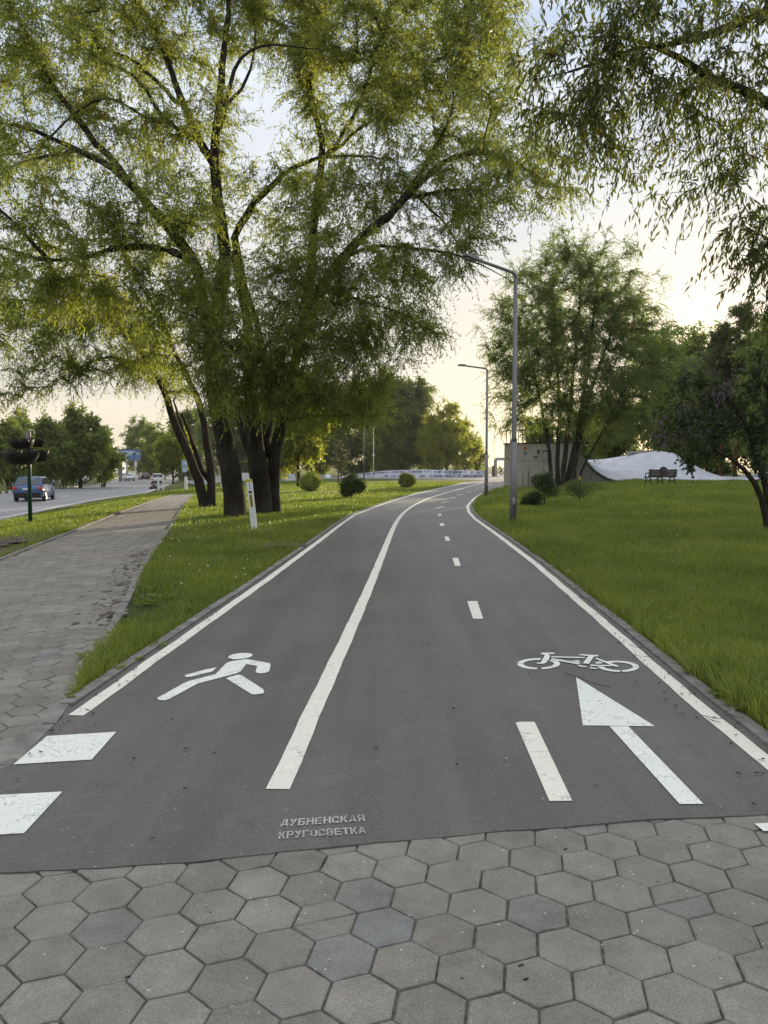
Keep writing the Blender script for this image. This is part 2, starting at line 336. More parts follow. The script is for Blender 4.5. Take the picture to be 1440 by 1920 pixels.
def strip(name, A, B, mt, dz, parent=None, kind='structure', step=1.2, y0=None, y1=None, nx=6):
    """ribbon of ground between two edge tables, following the terrain"""
    y0 = max(A[0,0], B[0,0]) if y0 is None else y0; y1 = min(A[-1,0], B[-1,0]) if y1 is None else y1
    ys = np.arange(y0, y1+step, step); ys[-1] = y1; t = np.linspace(0, 1, nx)
    a = f_(A, ys); b = f_(B, ys); X = a[:,None]*(1-t)+b[:,None]*t; Y = np.repeat(ys[:,None], nx, 1); Z = terr(X, Y)+dz
    i = np.arange(X.size).reshape(X.shape); Fc = np.stack([i[:-1,:-1], i[:-1,1:], i[1:,1:], i[1:,:-1]], -1).reshape(-1, 4)
    o = npmesh(name, np.stack([X, Y, Z], -1).reshape(-1, 3), Fc, mt, parent, smooth=True)
    if parent is None: tag(o, kind=kind)
    return o
def shift(T, d): T = T.copy(); T[:,1] += d; return T
road = strip('road', RF, RN, M['road'], .0, step=3, nx=14, y0=0, y1=600)
strip('road_verge_kerb', shift(RN, 0), shift(RN, .16), M['kerb'], .05, step=1.5, nx=2, y0=0, y1=90)
# pale tram-like lane dashes on the car road
def ribbon(pts, wd, dz, mb, conform=True):
    P = [Vector((p[0], p[1], 0)) for p in pts]; V = []; n = len(P)
    for i, p in enumerate(P):
        t = (P[min(i+1, n-1)]-P[max(i-1, 0)]).normalized(); s_ = Vector((-t.y, t.x, 0))*wd/2
        for q in (p-s_, p+s_): V.append((q.x, q.y, (float(terr(q.x, q.y)) if conform else 0)+dz))
    mb.add(V, [(2*i, 2*i+2, 2*i+3, 2*i+1) for i in range(n-1)])
mb = MB()
for k in range(22):
    y = 24+k*7.5; x = f_(RN, y)*.62+f_(RF, y)*.38; x2 = f_(RN, y+2.2)*.62+f_(RF, y+2.2)*.38
    ribbon([(x, y), (x2, y+2.2)], .14, .006, mb)
for k in range(60):
    y = 20+k*1.6; ribbon([(f_(RN, y)-.45, y), (f_(RN, y+1.6)-.45, y+1.6)], .12, .006, mb)
mb.build('lane_marking', M['paint'], road)
# far kerb: white and black blocks
mw = MB(); mk = MB()
for k in range(150):
    y = 36+k*1.0; x = f_(RF, y); x2 = f_(RF, y+.96); z = float(terr(x+.1, y))
    a = math.atan2(x2-x, .96)
    (mw if k % 2 == 0 or y < 60 else mk).box((x-.09, y+.48, z+.06), (.18, .97, .22), rz=-a)
kb = mw.build('kerb', M['kerb_w']); tag(kb, kind='structure'); mk.build('black_kerb_block', M['kerb_b'], kb)
# side street and verge beyond the sidewalk
mb = MB()
pts = [G(*p) for p in ((342,897),(372,893),(470,893),(470,909),(372,911),(350,906))]
mb.poly([(p.x, p.y, p.z+.03) for p in pts]); sr = mb.build('side_street', M['road']); tag(sr, kind='structure')
mb = MB(); fp = [G(*p) for p in ((330,927),(420,924),(520,922),(640,921),(640,923.5),(520,925),(420,928),(345,931))]
mb.poly([(p.x, p.y, p.z+.0) for p in fp]); tag(mb.build('footpath', M['kerb'], tri=True), kind='structure')
# plaza in the distance
mb = MB(); mb.poly([(x, y, .004) for x, y in ((-14,97),(-2,92),(7,88),(11,84),(30,84),(40,130),(20,150),(-14,101))]); tag(mb.build('plaza', M['road'], tri=True), kind='structure')
# ------------------------------------------------------------------ cycle path
near = [(-9,1.62),(-1.417,2.754),(-.78,2.83),(-.35,2.92),(.394,3.055),(1.2,3.19),(1.62,3.22),(2.6,3.35),(9,4.3)]      # asphalt meets pavers
def edge_pts(T, off, y0, y1, n=60):
    ys = np.linspace(y0, y1, n); xs = f_(T, ys); return [(float(x)+off, float(y)) for x, y in zip(xs, ys)]
KO = .11
left = edge_pts(XL, -KO, 4.62, 94, 80); right = edge_pts(XE, KO, 3.7, 94, 80)
jit = [(a, b) for a, b in near]
fine = []
for (a, b), (c, d) in zip(jit[:-1], jit[1:]):
    n = max(2, int(abs(c-a)/.05))
    for k in range(n):
        t = k/n; fine.append((a+(c-a)*t, b+(d-b)*t+.004*math.sin(a*3+k*.4)+.003*random.uniform(-1, 1)))
fine.append(jit[-1])
poly = fine+[(9, 4.36), (2.9, 3.75)]+right+left[::-1]+[(-1.98,4.5),(-1.93,3.85),(-1.96,3.72),(-2.3,3.6),(-9,2.6)]
mb = MB(); mb.poly([(x, y, .006) for x, y in poly]); path = mb.build('cycle_path', M['asphalt'], tri=True); tag(path, kind='structure')
mb = MB()
for a, b in zip(fine[:-1], fine[1:]): mb.poly([(a[0], a[1], .006), (b[0], b[1], .006), (b[0], b[1], -.02), (a[0], a[1], -.02)])
mb.build('asphalt_edge', M['asphalt'], path)
ZM = .010
# long lines
def long_line(name, T, wd, y0, y1, n, wob=.003):
    mb = MB(); ys = y0*(y1/y0)**np.linspace(0, 1, n)
    ribbon([(float(f_(T, y))+wob*math.sin(y*5.1)+wob*.6*math.sin(y*13.7), float(y)) for y in ys], wd, ZM, mb, False)
    return mb.build(name, M['line'], path)
long_line('edge_line', XL, .10, 4.54, 72, 260); long_line('edge_line', XE, .10, 3.52, 58, 260)
CLpx = [(522,1483),(560,1392),(593,1318),(625,1252),(655,1185),(690,1107),(712,1052),(731,1003),(743,975),(754,958),(780,942.5),(807.5,931),(830,924),(860,917.5),(892,908),(905,904)]
CL = np.array([(G(*p).y, G(*p).x) for p in CLpx])
yy_ = np.geomspace(CL[0,0], CL[-1,0], 90); xx_ = np.interp(yy_, CL[:,0], CL[:,1])
for _ in range(40): xx_[1:-1] = .25*xx_[:-2]+.5*xx_[1:-1]+.25*xx_[2:]
CL = np.stack([yy_, xx_], 1)
long_line('centre_line', CL, .115, CL[0,0], CL[-1,0], 260, .0022)
def mark(name, polys, mt='paint', z=ZM):
    mb = MB()
    for k, P in enumerate(polys):
        Q = []
        for px, py in P: r = ray(px, py); kk = (ZM-CAMH)/r[2]; Q.append((r[0]*kk, r[1]*kk, z+.0004*k))
        mb.poly(Q)
    return mb.build(name, M[mt], path, tri=True)
def cr_(P, ox, oy, s): return [(ox+x/s, oy+y/s) for x, y in P]
mark('crossing_bar', [[(88,1380),(218,1372),(172,1424),(25,1433)]])
mark('crossing_bar', [[(-52,1493),(117,1484),(45,1562),(-150,1573)]])
mark('crossing_bar', [[(1415,1544),(1580,1536),(1620,1549),(1432,1558)]])
A6 = (940, 1180, 2.88)
mark('dash_marking', [cr_([(78,505),(95,499),(175,499),(183,506),(383,925),(260,927)], *A6)], 'line')
for P in ([(876,1127),(895,1127),(906,1160),(887,1160)], [(848,1046),(859,1046),(864,1061),(853,1061)], [(833,1006),(841,1006),(844,1014),(836,1014)],
          [(824,981),(832,981),(833.5,986),(825.5,986)], [(821,963.5),(827,963.5),(828,967),(822,967)]): mark('dash_marking', [P], 'line')
for (x, y) in ((824,952),(834,942),(848.5,933.5),(862,928),(879,922),(894,917),(907,913),(919,908.5)):
    g = G(x, y); t = Vector((.36, .93, 0)); s_ = Vector((.93, -.36, 0)); mb = MB()
    ribbon([g-t*.55, g+t*.55], .12, ZM, mb, False); mb.build('dash_marking', M['line'], path)
for (x0, x1, y) in ((872,888,907.3),(896,911,906.9),(913,921,908.2),(930,940,903)):
    a, b = G(x0, y), G(x1, y); mb = MB(); ribbon([a, b], .9, ZM+.001, mb, False); mb.build('crossing_bar', M['paint'], path)
mark('arrow_marking', [cr_([(403,257),(830,523),(440,518)], *A6), cr_([(584,523),(685,523),(1092,943),(963,943)], *A6)])
A1 = (280, 1200, 6.0)
head = [(1025+137*math.cos(a), 180+33*math.sin(a)-137*math.cos(a)*.09) for a in np.linspace(0, 2*math.pi, 28)[:-1]]
mark('pedestrian_symbol', [cr_(P, *A1) for P in (head,
  [(85,655),(110,640),(380,490),(450,460),(745,385),(860,265),(910,240),(1085,215),(1130,220),(1350,260),(1365,275),(1350,350),(1310,370),(1240,375),(1200,365),(1198,340),(1215,292),(1090,270),(1025,355),(980,375),(545,490),(240,655),(180,677),(120,677)],
  [(395,405),(420,390),(640,330),(757,308),(710,355),(460,415),(415,417)], [(860,430),(1000,390),(1040,400),(1275,550),(1293,575),(1285,600),(1200,615),(1150,610)])])
A2 = (960, 1210, 5.76)
def arc(cx, cy, R1, R2, r1, r2, a0, a1, tilt=0, n=22):
    o = [(cx+R1*math.cos(a), cy+R2*math.sin(a)+tilt*R1*math.cos(a)) for a in np.radians(np.linspace(a0, a1, n))]
    i = [(cx+r1*math.cos(a), cy+r2*math.sin(a)+tilt*r1*math.cos(a)) for a in np.radians(np.linspace(a1, a0, n))]
    return o+i
mark('bicycle_symbol', [cr_(P, *A2) for P in (
  arc(288,199,232,60,165,42,95,180), arc(288,199,232,60,165,42,183,276), arc(288,199,232,60,165,42,-50,80),
  arc(1147,228,226,60,160,42,-124,0,.03), arc(1147,228,226,60,160,42,3,78,.03), arc(1147,228,226,60,160,42,84,170,.03),
  [(305,90),(330,82),(455,82),(460,95),(385,98),(410,110),(405,140),(370,190),(330,203),(265,200),(270,190),(310,188),(345,130),(355,105),(320,100)],
  [(425,121),(790,130),(790,141),(425,132)], [(420,150),(440,145),(745,195),(710,208),(430,158)],
  [(720,105),(735,100),(935,110),(930,122),(885,125),(830,205),(765,198),(825,120),(735,110)],
  [(890,145),(915,140),(1155,228),(1140,238),(1100,230)], [(845,210),(860,215),(1080,218),(1075,230),(850,228)],
  [(640,172),(720,168),(735,185),(700,185)], [(695,212),(745,224),(810,235),(800,242),(730,234)], [(840,238),(870,247),(925,252),(920,260),(850,257)],
  [(900,190),(940,180),(980,192),(960,206),(905,206)])])
R_ = lambda a, b, c, d: [(a,b),(c,b),(c,d),(a,d)]
LET = {'Д': [R_(0,.16,1,.34), R_(0,0,.18,.16), R_(.82,0,1,.16), [(.14,.36),(.36,.36),(.5,1),(.3,1)], R_(.6,.36,.86,1), R_(.5,.84,.6,1)],
 'У': [[(0,1),(.3,1),(.6,.5),(.45,.32)], [(.7,1),(1,1),(.48,0),(.12,0),(.12,.18),(.3,.18)]],
 'Б': [R_(0,0,.28,1), R_(.31,.82,.9,1), R_(.31,.44,.9,.6), R_(.31,0,.9,.17), R_(.7,.19,.97,.42)],
 'Н': [R_(0,0,.28,1), R_(.72,0,1,1), R_(.33,.4,.67,.6)], 'Е': [R_(0,0,.28,1), R_(.33,.82,.95,1), R_(.33,.42,.88,.58), R_(.33,0,.95,.18)],
 'С': [R_(0,.08,.28,.92), R_(.31,.82,.92,1), R_(.31,0,.92,.18), R_(.7,.2,1,.36), R_(.7,.64,1,.8)],
 'К': [R_(0,0,.28,1), [(.33,.51),(.62,.51),(1,1),(.7,1)], [(.33,.49),(.7,0),(1,0),(.62,.49)]],
 'А': [[(0,0),(.27,0),(.49,.9),(.36,.9)], [(.73,0),(1,0),(.68,1),(.52,1)], R_(.3,.2,.66,.34)],
 'Я': [R_(.72,0,1,1), R_(.1,.83,.69,1), R_(0,.58,.26,.81), R_(.1,.42,.69,.56), [(0,0),(.28,0),(.55,.4),(.28,.4)]],
 'Р': [R_(0,0,.28,1), R_(.33,.83,.9,1), R_(.72,.58,1,.81), R_(.33,.4,.9,.56)], 'Г': [R_(0,0,.28,1), R_(.33,.82,.95,1)],
 'О': [R_(0,.1,.28,.9), R_(.72,.1,1,.9), R_(.3,.83,.7,1), R_(.3,0,.7,.17)],
 'В': [R_(0,0,.28,1), R_(.33,.85,.88,1), R_(.33,.43,.88,.57), R_(.33,0,.88,.15), R_(.7,.6,.97,.83), R_(.72,.17,1,.41)], 'Т': [R_(.36,0,.64,.78), R_(0,.82,1,1)]}
def text_mark(s, BL, BR, TL, TR):
    n = len(s); polys = []
    for i, ch in enumerate(s):
        for P in LET[ch]:
            Q = []
            for u, v in P:
                U = (i+.06+u*.86)/n
                a = ((BL[0]*(1-U)+BR[0]*U), (BL[1]*(1-U)+BR[1]*U)); b = ((TL[0]*(1-U)+TR[0]*U), (TL[1]*(1-U)+TR[1]*U))
                Q.append((a[0]*(1-v)+b[0]*v, a[1]*(1-v)+b[1]*v))
            polys.append(Q)
    return polys
P1 = text_mark('ДУБНЕНСКАЯ', (524.5,1550), (686,1539), (528,1536.5), (684,1527)); P2 = text_mark('КРУГОСВЕТКА', (521,1572.7), (687.5,1562), (522.5,1559.5), (684,1549.6))
mb = MB()
for P in P1+P2: mb.poly([((ray(*p)*((ZM-CAMH)/ray(*p)[2]))[0], (ray(*p)*((ZM-CAMH)/ray(*p)[2]))[1], ZM) for p in P])
mb.build('stencilled_text', M['stencil'], path, tri=True)
# kerb stones along the path
def kerb(T, off, wd, y0, y1, top, name='kerb_strip', seg=1.0):
    mb = MB(); y = y0
    while y < y1:
        y2 = min(y+seg-.012, y1); n = 3; V = []
        dzz = random.uniform(-.004, .004)
        for k in range(n+1):
            yy = y+(y2-y)*k/n; a = float(f_(T, yy)); sl = (float(f_(T, yy+.2))-float(f_(T, yy-.2)))/.4; q = math.hypot(1, sl)
            for o_ in (off, off+wd):
                x = a+o_*q; z = float(terr(x, yy)); V += [(x, yy, z+top+dzz), (x, yy, z-.08)]
        Fc = []
        for k in range(n):
            b = 4*k; Fc += [(b, b+2, b+6, b+4), (b, b+4, b+5, b+1), (b+2, b+3, b+7, b+6)]
        Fc += [(0, 1, 3, 2), (4*n, 4*n+2, 4*n+3, 4*n+1)]
        mb.add(V, Fc); y += seg
    o = mb.build(name, M['kerb']); tag(o, kind='structure'); return o
kerb(XL, -.205, .09, 4.75, 72, .022); kerb(XE, .115, .09, 3.65, 57, .022)
kerb(SR, -.03, .08, 4.4, 39.5, .012); kerb(SL, -.08, .08, 3, 41, .03)
# ------------------------------------------------------------------ pavers
SP, TH, OX, OY = .204, math.radians(19.25), -.0013, 2.4328
def in_paved(x, y):
    if y < 16 and f_(SL, y)+.0 < x < (f_(SR, y)+.0 if y > 4.0 else 99):
        if y < 3.95: return y < np.interp(x, [p[0] for p in near], [p[1] for p in near])+.12 or (x < -1.9 and y > np.interp(x, [-9,-2.3,-1.96], [2.6,3.6,3.72])-.12)
        return True
    return x > -9 and x < 7 and y < np.interp(x, [p[0] for p in near], [p[1] for p in near])+.12
V = []; Fq = []; Ft = []; rn = []; ed = []; bl = []
def add_tile(cx, cy, P, blue=0, hh=0):
    """P polygon around (cx,cy); bevelled slab"""
    n = len(P); b = len(V); r = random.random(); tx, ty = random.uniform(-1, 1)*.018, random.uniform(-1, 1)*.018
    for inset, dz in ((.9955, -.012), (.985, -.0035), (.945, 0)):
        for (x, y) in P:
            X = cx+(x-cx)*inset; Y = cy+(y-cy)*inset
            V.append((X, Y, float(terr(X, Y))+dz+hh+tx*(X-cx)+ty*(Y-cy)+(-.0)))
            rn.append(r); ed.append(1.0 if dz < -.001 else .12); bl.append(blue)
    for k in range(n):
        for a in (0, 1): Fq.append((b+a*n+k, b+a*n+(k+1) % n, b+(a+1)*n+(k+1) % n, b+(a+1)*n+k))
    Ft.append([b+2*n+k for k in range(n)])
c30, c90 = TH+math.pi/6, TH+math.pi/2; RR = SP/math.sqrt(3)-.0035
seam = lambda x: 13.55+(x+5.93)*.40
for i in range(-60, 60):
    for j in range(-40, 90):
        cx = OX+SP*(i*math.cos(c30)+j*math.cos(c90)); cy = OY+SP*(i*math.sin(c30)+j*math.sin(c90))
        if cy < .25 or cy > 15 or cx < -9 or cx > 7 or not in_paved(cx, cy) or (cx < -3 and cy > seam(cx)): continue
        P = [(cx+RR*math.cos(TH+k*math.pi/3)+random.gauss(0, .0011), cy+RR*math.sin(TH+k*math.pi/3)+random.gauss(0, .0011)) for k in range(6)]
        blue = .6 if (i, j) in ((0, 0), (-1, 0)) else (random.random() < .04)*.2
        hh = random.uniform(-.0025, .0025)
        if (i, j) in SPLIT_TILES if 'SPLIT_TILES' in globals() else random.random() < .015:
            for h in (0, 3):
                Q = [P[(h+k) % 6] for k in range(4)]; mx = sum(p[0] for p in Q)/4; my = sum(p[1] for p in Q)/4
                add_tile(mx, my, [(mx+(a-mx)*.985, my+(b_-my)*.985) for a, b_ in Q], random.choice((.9, .3, 0)), hh+(-.003 if h else 0))
        else: add_tile(cx, cy, P, blue, hh)
# square slabs beyond the seam
dv = Vector((-.185, 1)).normalized(); du = Vector((dv.y, -dv.x)); o0 = Vector((-5.2, 13.6))
for i in range(-24, 12):
    for j in range(-6, 130):
        s_ = .25; c = o0+du*(i*s_)+dv*(j*s_+(.125 if i % 2 else 0))
        if c.y < seam(c.x)-.02 or c.y > 41 or not (f_(SL, c.y)+.0 < c.x < f_(SR, c.y)+.0): continue
        P = [c+du*a*.121+dv*b_*.121 for a, b_ in ((-1,-1),(1,-1),(1,1),(-1,1))]
        add_tile(c.x, c.y, [(p.x, p.y) for p in P], (random.random() < .05)*.3, random.uniform(-.002, .002)-.002)
me = bpy.data.meshes.new('pavement'); me.from_pydata(V, [], [tuple(f) for f in Fq]+[tuple(f) for f in Ft])
for an, av in (('rnd', rn), ('edge', ed), ('blue', bl)):
    a = me.attributes.new(an, 'FLOAT', 'POINT'); a.data.foreach_set('value', np.array(av, np.float32))
pav = link('pavement', me, M['paver']); tag(pav, kind='structure')
bmj = MB(); bmj.poly([(x, y, -.0085) for x, y in [(-9,.1),(7,.1),(9,4.2)]+[p for p in near[::-1]][1:]+[(-9,2.6)]]); bmj.build('joint_fill', M['joint'], pav, tri=True)
strip('joint_fill', SL, SR, M['joint'], -.0085, pav, step=.8, y0=3.62, y1=41, nx=8)
mb = MB(); mb.poly([(x, y, .0025) for x, y in ((-2.12,3.7),(-1.93,3.84),(-1.99,4.5),(-2.02,4.75),(-2.16,4.8),(-2.1,4.2))]); mb.build('mortar_patch', M['kerb'], pav, tri=True)
# ------------------------------------------------------------------ trees
def nrm(v): return v/np.maximum(np.linalg.norm(v, axis=-1, keepdims=True), 1e-9)
def tubes(P0, P1, R0, R1, D0, D1, n):
    """many frustums at once; P (m,3), R (m,), D ring normals"""
    m = len(P0); th = np.arange(n)*2*math.pi/n
    def ring(P, R, D):
        ref = np.where(np.abs(D[:, :1]) < .8, np.array([[1., 0, 0]]), np.array([[0, 1., 0]]))
        a = nrm(np.cross(D, ref)); b = np.cross(D, a)
        return P[:, None]+(a[:, None]*np.cos(th)[None, :, None]+b[:, None]*np.sin(th)[None, :, None])*R[:, None, None]
    V = np.concatenate([ring(P0, R0, D0), ring(P1, R1, D1)], 1).reshape(-1, 3)
    k = np.arange(n); k2 = (k+1) % n; base = (np.arange(m)*2*n)[:, None]
    Fc = np.stack([base+k, base+k2, base+n+k2, base+n+k], -1).reshape(-1, 4); return V, Fc
class Tree:
    def __init__(s, seed): s.P = []; s.par = []; s.r = []; s.rg = np.random.default_rng(seed); s.tips = []
    def limb(s, pts, r0, r1, parent=-1, step=.4, wob=.014):
        pts = np.array([tuple(p) for p in pts], float); seg = np.linalg.norm(np.diff(pts, axis=0), axis=1); cum = np.r_[0, np.cumsum(seg)]
        n = max(2, int(cum[-1]/step)); u = np.linspace(0, cum[-1], n+1)
        Q = np.stack([np.interp(u, cum, pts[:, k]) for k in range(3)], 1)
        for _ in range(2): Q[1:-1] = .25*Q[:-2]+.5*Q[1:-1]+.25*Q[2:]          # round the corners
        Q[1:-1] += s.rg.normal(0, wob, Q[1:-1].shape)
        if parent == 'near':
            A = np.array(s.P); parent = int(np.argmin(np.linalg.norm(A-Q[0], axis=1))); Q[0] = .5*Q[0]+.5*A[parent]
        ids = []; pr = parent
        for k, q in enumerate(Q):
            s.P.append(q); s.par.append(pr); s.r.append(r0+(r1-r0)*k/n); pr = len(s.P)-1; ids.append(pr)
        return ids
    def grow(s, T, step=.45, up=.15, rtip=.006, sag=.0):
        """join every tip to the skeleton with a curved branch"""
        base = np.array(s.P); d0 = np.array([np.min(np.linalg.norm(base-t, axis=1)) for t in T]); T = T[np.argsort(d0)]
        cap = len(s.P)+len(T)*40; A = np.zeros((cap, 3)); n = len(s.P); A[:n] = base
        for t in T:
            d = A[:n]-t; dist = np.sqrt((d*d).sum(1)); cost = dist+np.maximum(d[:, 2], 0)*.9
            k = int(np.argmin(cost)); L_ = dist[k]
            if L_ < .15: continue
            m = max(2, int(L_/step)); p0 = A[k].copy(); pp = s.par[k]
            pd = nrm(A[k]-A[pp]) if pp >= 0 else np.array([0, 0, 1.]); to = (t-p0)
            c = p0+pd*L_*.38+to*.12+np.array([0, 0, up*L_]); pr = k
            j = s.rg.normal(0, .05*L_**.5, (m, 3))
            for q in range(1, m+1):
                u = q/m; x = (1-u)**2*p0+2*u*(1-u)*c+u*u*t+(j[q-1]*(u*(1-u)*4))
                x[2] -= sag*L_*u*u*(1-u)
                A[n] = x; s.P.append(x); s.par.append(pr); s.r.append(0); pr = n; n += 1
            s.tips.append(pr)
    def finish(s, rtip, expo=.42, rmax=9):
        P = np.array(s.P); par = np.array(s.par); N = len(P); cnt = np.zeros(N); ch = np.zeros(N, int)
        for i in range(N):
            if par[i] >= 0: ch[par[i]] += 1
        cnt[ch == 0] = 1
        for i in range(N-1, -1, -1):
            if par[i] >= 0: cnt[par[i]] += cnt[i]
        R = np.maximum(np.array(s.r), np.minimum(rtip*cnt**expo, rmax))
        fixed = np.array(s.r) > 0; R[fixed] = np.maximum(np.array(s.r)[fixed], .7*R[fixed]*0)
        return P, par, R, cnt
    def wood(s, name, mt, parent, rtip=.006, rmax=.2, org=(0,0,0), minr=0, n_big=12):
        P, par, R, cnt = s.finish(rtip, rmax=rmax); i = np.where((par >= 0) & (R >= minr))[0]; p = par[i]
        D = np.zeros_like(P); D[i] = nrm(P[i]-P[p]); z = par < 0; D[z] = (0, 0, 1)
        R0 = np.where(R[i] > .7*R[p], R[p], R[i]*1.15); D0 = np.where((R[i] > .7*R[p])[:, None], D[p], D[i])
        P0 = P[p]; Vs = []; Fs = []; o = 0
        for sel, n in ((R[i] >= .07, n_big), ((R[i] < .07) & (R[i] >= .02), 6), (R[i] < .02, 3)):
            if not sel.any(): continue
            V_, F2 = tubes(P0[sel], P[i][sel], R0[sel], R[i][sel], D0[sel], D[i][sel], n); Vs.append(V_); Fs.append(F2+o); o += len(V_)
        V_ = np.concatenate(Vs)-np.array(org); return npmesh(name, V_, np.concatenate(Fs), mt, parent, smooth=True)
def twigs(P, D, length, nleaf, Lf, Wf, droop, rg, hang=.5, spread=.8, stem=0):
    """P,D (n,3): twigs with leaves; returns V,F,rnd and stem tubes"""
    n = len(P); t = (np.arange(nleaf)+.5)/nleaf; ln = length*rg.uniform(.6, 1.25, n); dr = droop*rg.uniform(.5, 1.3, n)
    def pos(u): return P[:, None]+D[:, None]*(ln[:, None, None]*u[None, :, None])+np.array([0, 0, -1.])*(dr*ln)[:, None, None]*(u[None, :, None]**1.8)
    C = pos(t).reshape(-1, 3)
    tan = D[:, None]+np.array([0, 0, -1.])*(dr[:, None, None]*1.8*t[None, :, None]**.8); tan = nrm(tan).reshape(-1, 3)
    m = len(C); ld = nrm(tan*.55+rg.normal(0, 1, (m, 3))*spread*.6+np.array([0, 0, -hang])); sd_ = nrm(np.cross(ld, rg.normal(0, 1, (m, 3))))
    l_ = Lf*rg.uniform(.65, 1.2, m)[:, None]; w_ = Wf*rg.uniform(.75, 1.2, m)[:, None]; nn = np.cross(ld, sd_)
    bend = nn*l_*rg.uniform(-.18, .18, m)[:, None]
    V_ = np.stack([C, C+ld*l_*.42+sd_*w_*.5+bend, C+ld*l_, C+ld*l_*.42-sd_*w_*.5+bend], 1).reshape(-1, 3)
    Fc = np.arange(m*4).reshape(m, 4); rnd = np.repeat(np.clip(np.repeat(rg.uniform(0, 1, n), nleaf)*.5+rg.uniform(0, 1, m)*.5, 0, 1), 4)
    st = None
    if stem:
        u = np.linspace(0, 1, 4); Q = pos(u); d = nrm(Q[:, 1:]-Q[:, :-1]).reshape(-1, 3); rr = np.tile(np.array([stem, stem*.8, stem*.55]), n)
        st = tubes(Q[:, :-1].reshape(-1, 3), Q[:, 1:].reshape(-1, 3), rr, rr*.75, d, d, 3)
    return V_, Fc, rnd, st
def sample_blobs(blobs, n, rg, shell=.45):
    """blobs: (centre, radii, weight)"""
    w_ = np.array([b[2]*np.prod(b[1])**.66 for b in blobs]); k = rg.choice(len(blobs), n, p=w_/w_.sum())
    C = np.array([b[0] for b in blobs])[k]; Rr = np.array([b[1] for b in blobs])[k]; d = nrm(rg.normal(0, 1, (n, 3))); rad = rg.uniform(0, 1, n)**shell
    return C+d*Rr*rad[:, None]
def crown(tree, name, mt, parent, org, per_tip, length, nleaf, Lf, Wf, droop, along=5, hang=.5, spread=.8, stem=0, outward=.6, extra=None, woodmat=None):
    P = np.array(tree.P); par = np.array(tree.par); rg = tree.rg; nodes = []
    for tp in tree.tips:
        k = tp
        for _ in range(along):
            nodes.append(k); k = par[k]
            if k < 0 or tree.r[k] > .08: break
    nodes = np.array(nodes); sel = rg.choice(nodes, per_tip*len(tree.tips)); Q = P[sel]; cen = P.mean(0)
    p2 = P[np.maximum(par[sel], 0)]; u = rg.uniform(0, 1, len(sel))[:, None]; Q = Q*u+p2*(1-u)
    o_ = nrm((Q-cen)*np.array([1, 1, .4])); D = nrm(nrm(Q-p2+1e-5)*.5+o_*outward*.6+rg.normal(0, .55, Q.shape))
    V_, Fc, rnd, st = twigs(Q, D, length, nleaf, Lf, Wf, droop, rg, hang, spread, stem)
    o = npmesh(name, V_-np.array(org), Fc, mt, parent, attrs={'rnd': rnd})
    if st is not None: npmesh('twigs', st[0]-np.array(org), st[1], woodmat, parent)
    return o
def blobpx(px, py, rx, rz, d, rd, wgt=1.0):
    return (np.array(W(px, py, d)), np.array((rx*d/F, rd, rz*d/F)), wgt)
def WP(pts, d0, d1): n = len(pts); return [W(p[0], p[1], (p[2] if len(p) > 2 else d0+(d1-d0)*i/(n-1))) for i, p in enumerate(pts)]
WILLOW = dict(per_tip=8, length=.70, nleaf=15, Lf=.130, Wf=.033, droop=.42, along=6, hang=.45, spread=1.0, stem=.0025, woodmat=M['bark2'])
def add_tree(name, label, cat, group, base, tree, tips, leafmat, barkmat, cp, rtip=.006, rmax=.16, up=.15, sag=0, minr=0):
    e_ = empty(name, base, 0, label, cat, group); tree.grow(tips, up=up, sag=sag)
    tree.wood('trunk', barkmat, e_, rtip, rmax, base, minr); crown(tree, 'crown', leafmat, e_, base, **cp); return e_
# --- the willows by the sidewalk
b = G(388, 950); t = Tree(11); dd = b.y
def root(px, py, d, z=-.15): v = W(px, py, d); v.z = z; return v
a_ = t.limb([root(384, 950, dd)]+WP([(380,925),(366,880),(345,835),(322,775),(306,725),(285,690),(262,655)], dd, dd-1), .21, .09)
c_ = t.limb([root(398, 952, dd+.1)]+WP([(396,920),(396,885),(387,830),(382,780),(366,735),(340,690),(330,665)], dd, dd+.5), .18, .09)
t.limb(WP([(362,885),(352,840),(338,790),(325,750)], dd+.2, dd+1), .12, 0.035, 'near')
t.limb(WP([(384,900),(372,862),(355,815),(341,775)], dd+.3, dd+.8), .13, 0.040, 'near')
t.limb(WP([(285,690),(235,672),(185,668),(150,690),(120,730)], dd-1, dd-4), .07, 0.010, 'near')
t.limb(WP([(262,655),(215,610),(150,585),(60,560),(-60,560)], dd-1, dd-5), .10, 0.015, 'near')
t.limb(WP([(330,665),(300,600),(270,540),(230,500)], dd+.5, dd-2), .10, 0.020, 'near')
bl_ = [blobpx(170,640,110,60,dd-3,2.5), blobpx(40,600,130,90,dd-4,3), blobpx(-120,600,120,120,dd-4,3), blobpx(270,620,80,70,dd,2), blobpx(60,700,90,38,dd-4,2,.8),
       blobpx(300,690,50,40,dd+1,1.5), blobpx(180,560,130,60,dd-2,3), blobpx(290,660,60,50,dd-3,1.2,1), blobpx(340,710,40,40,dd-1.5,1,.8), blobpx(230,710,50,25,dd-1,1.5,.5), blobpx(-10,735,70,25,dd-5,1.5,.7)]
add_tree('willow_tree', 'two-stemmed willow leaning over the brick sidewalk, left of the thick-trunked willows', 'tree', 'willows by the sidewalk', b, t, sample_blobs(bl_, 580, t.rg), M['willow'], M['bark'], WILLOW, .007, .1)
b = G(442, 968); t = Tree(12); dd = b.y
t.limb([root(441, 972, dd)]+WP([(441,950),(436,900),(426,850),(412,790),(402,730),(398,680),(400,640)], dd, dd-.3), .36, .22)
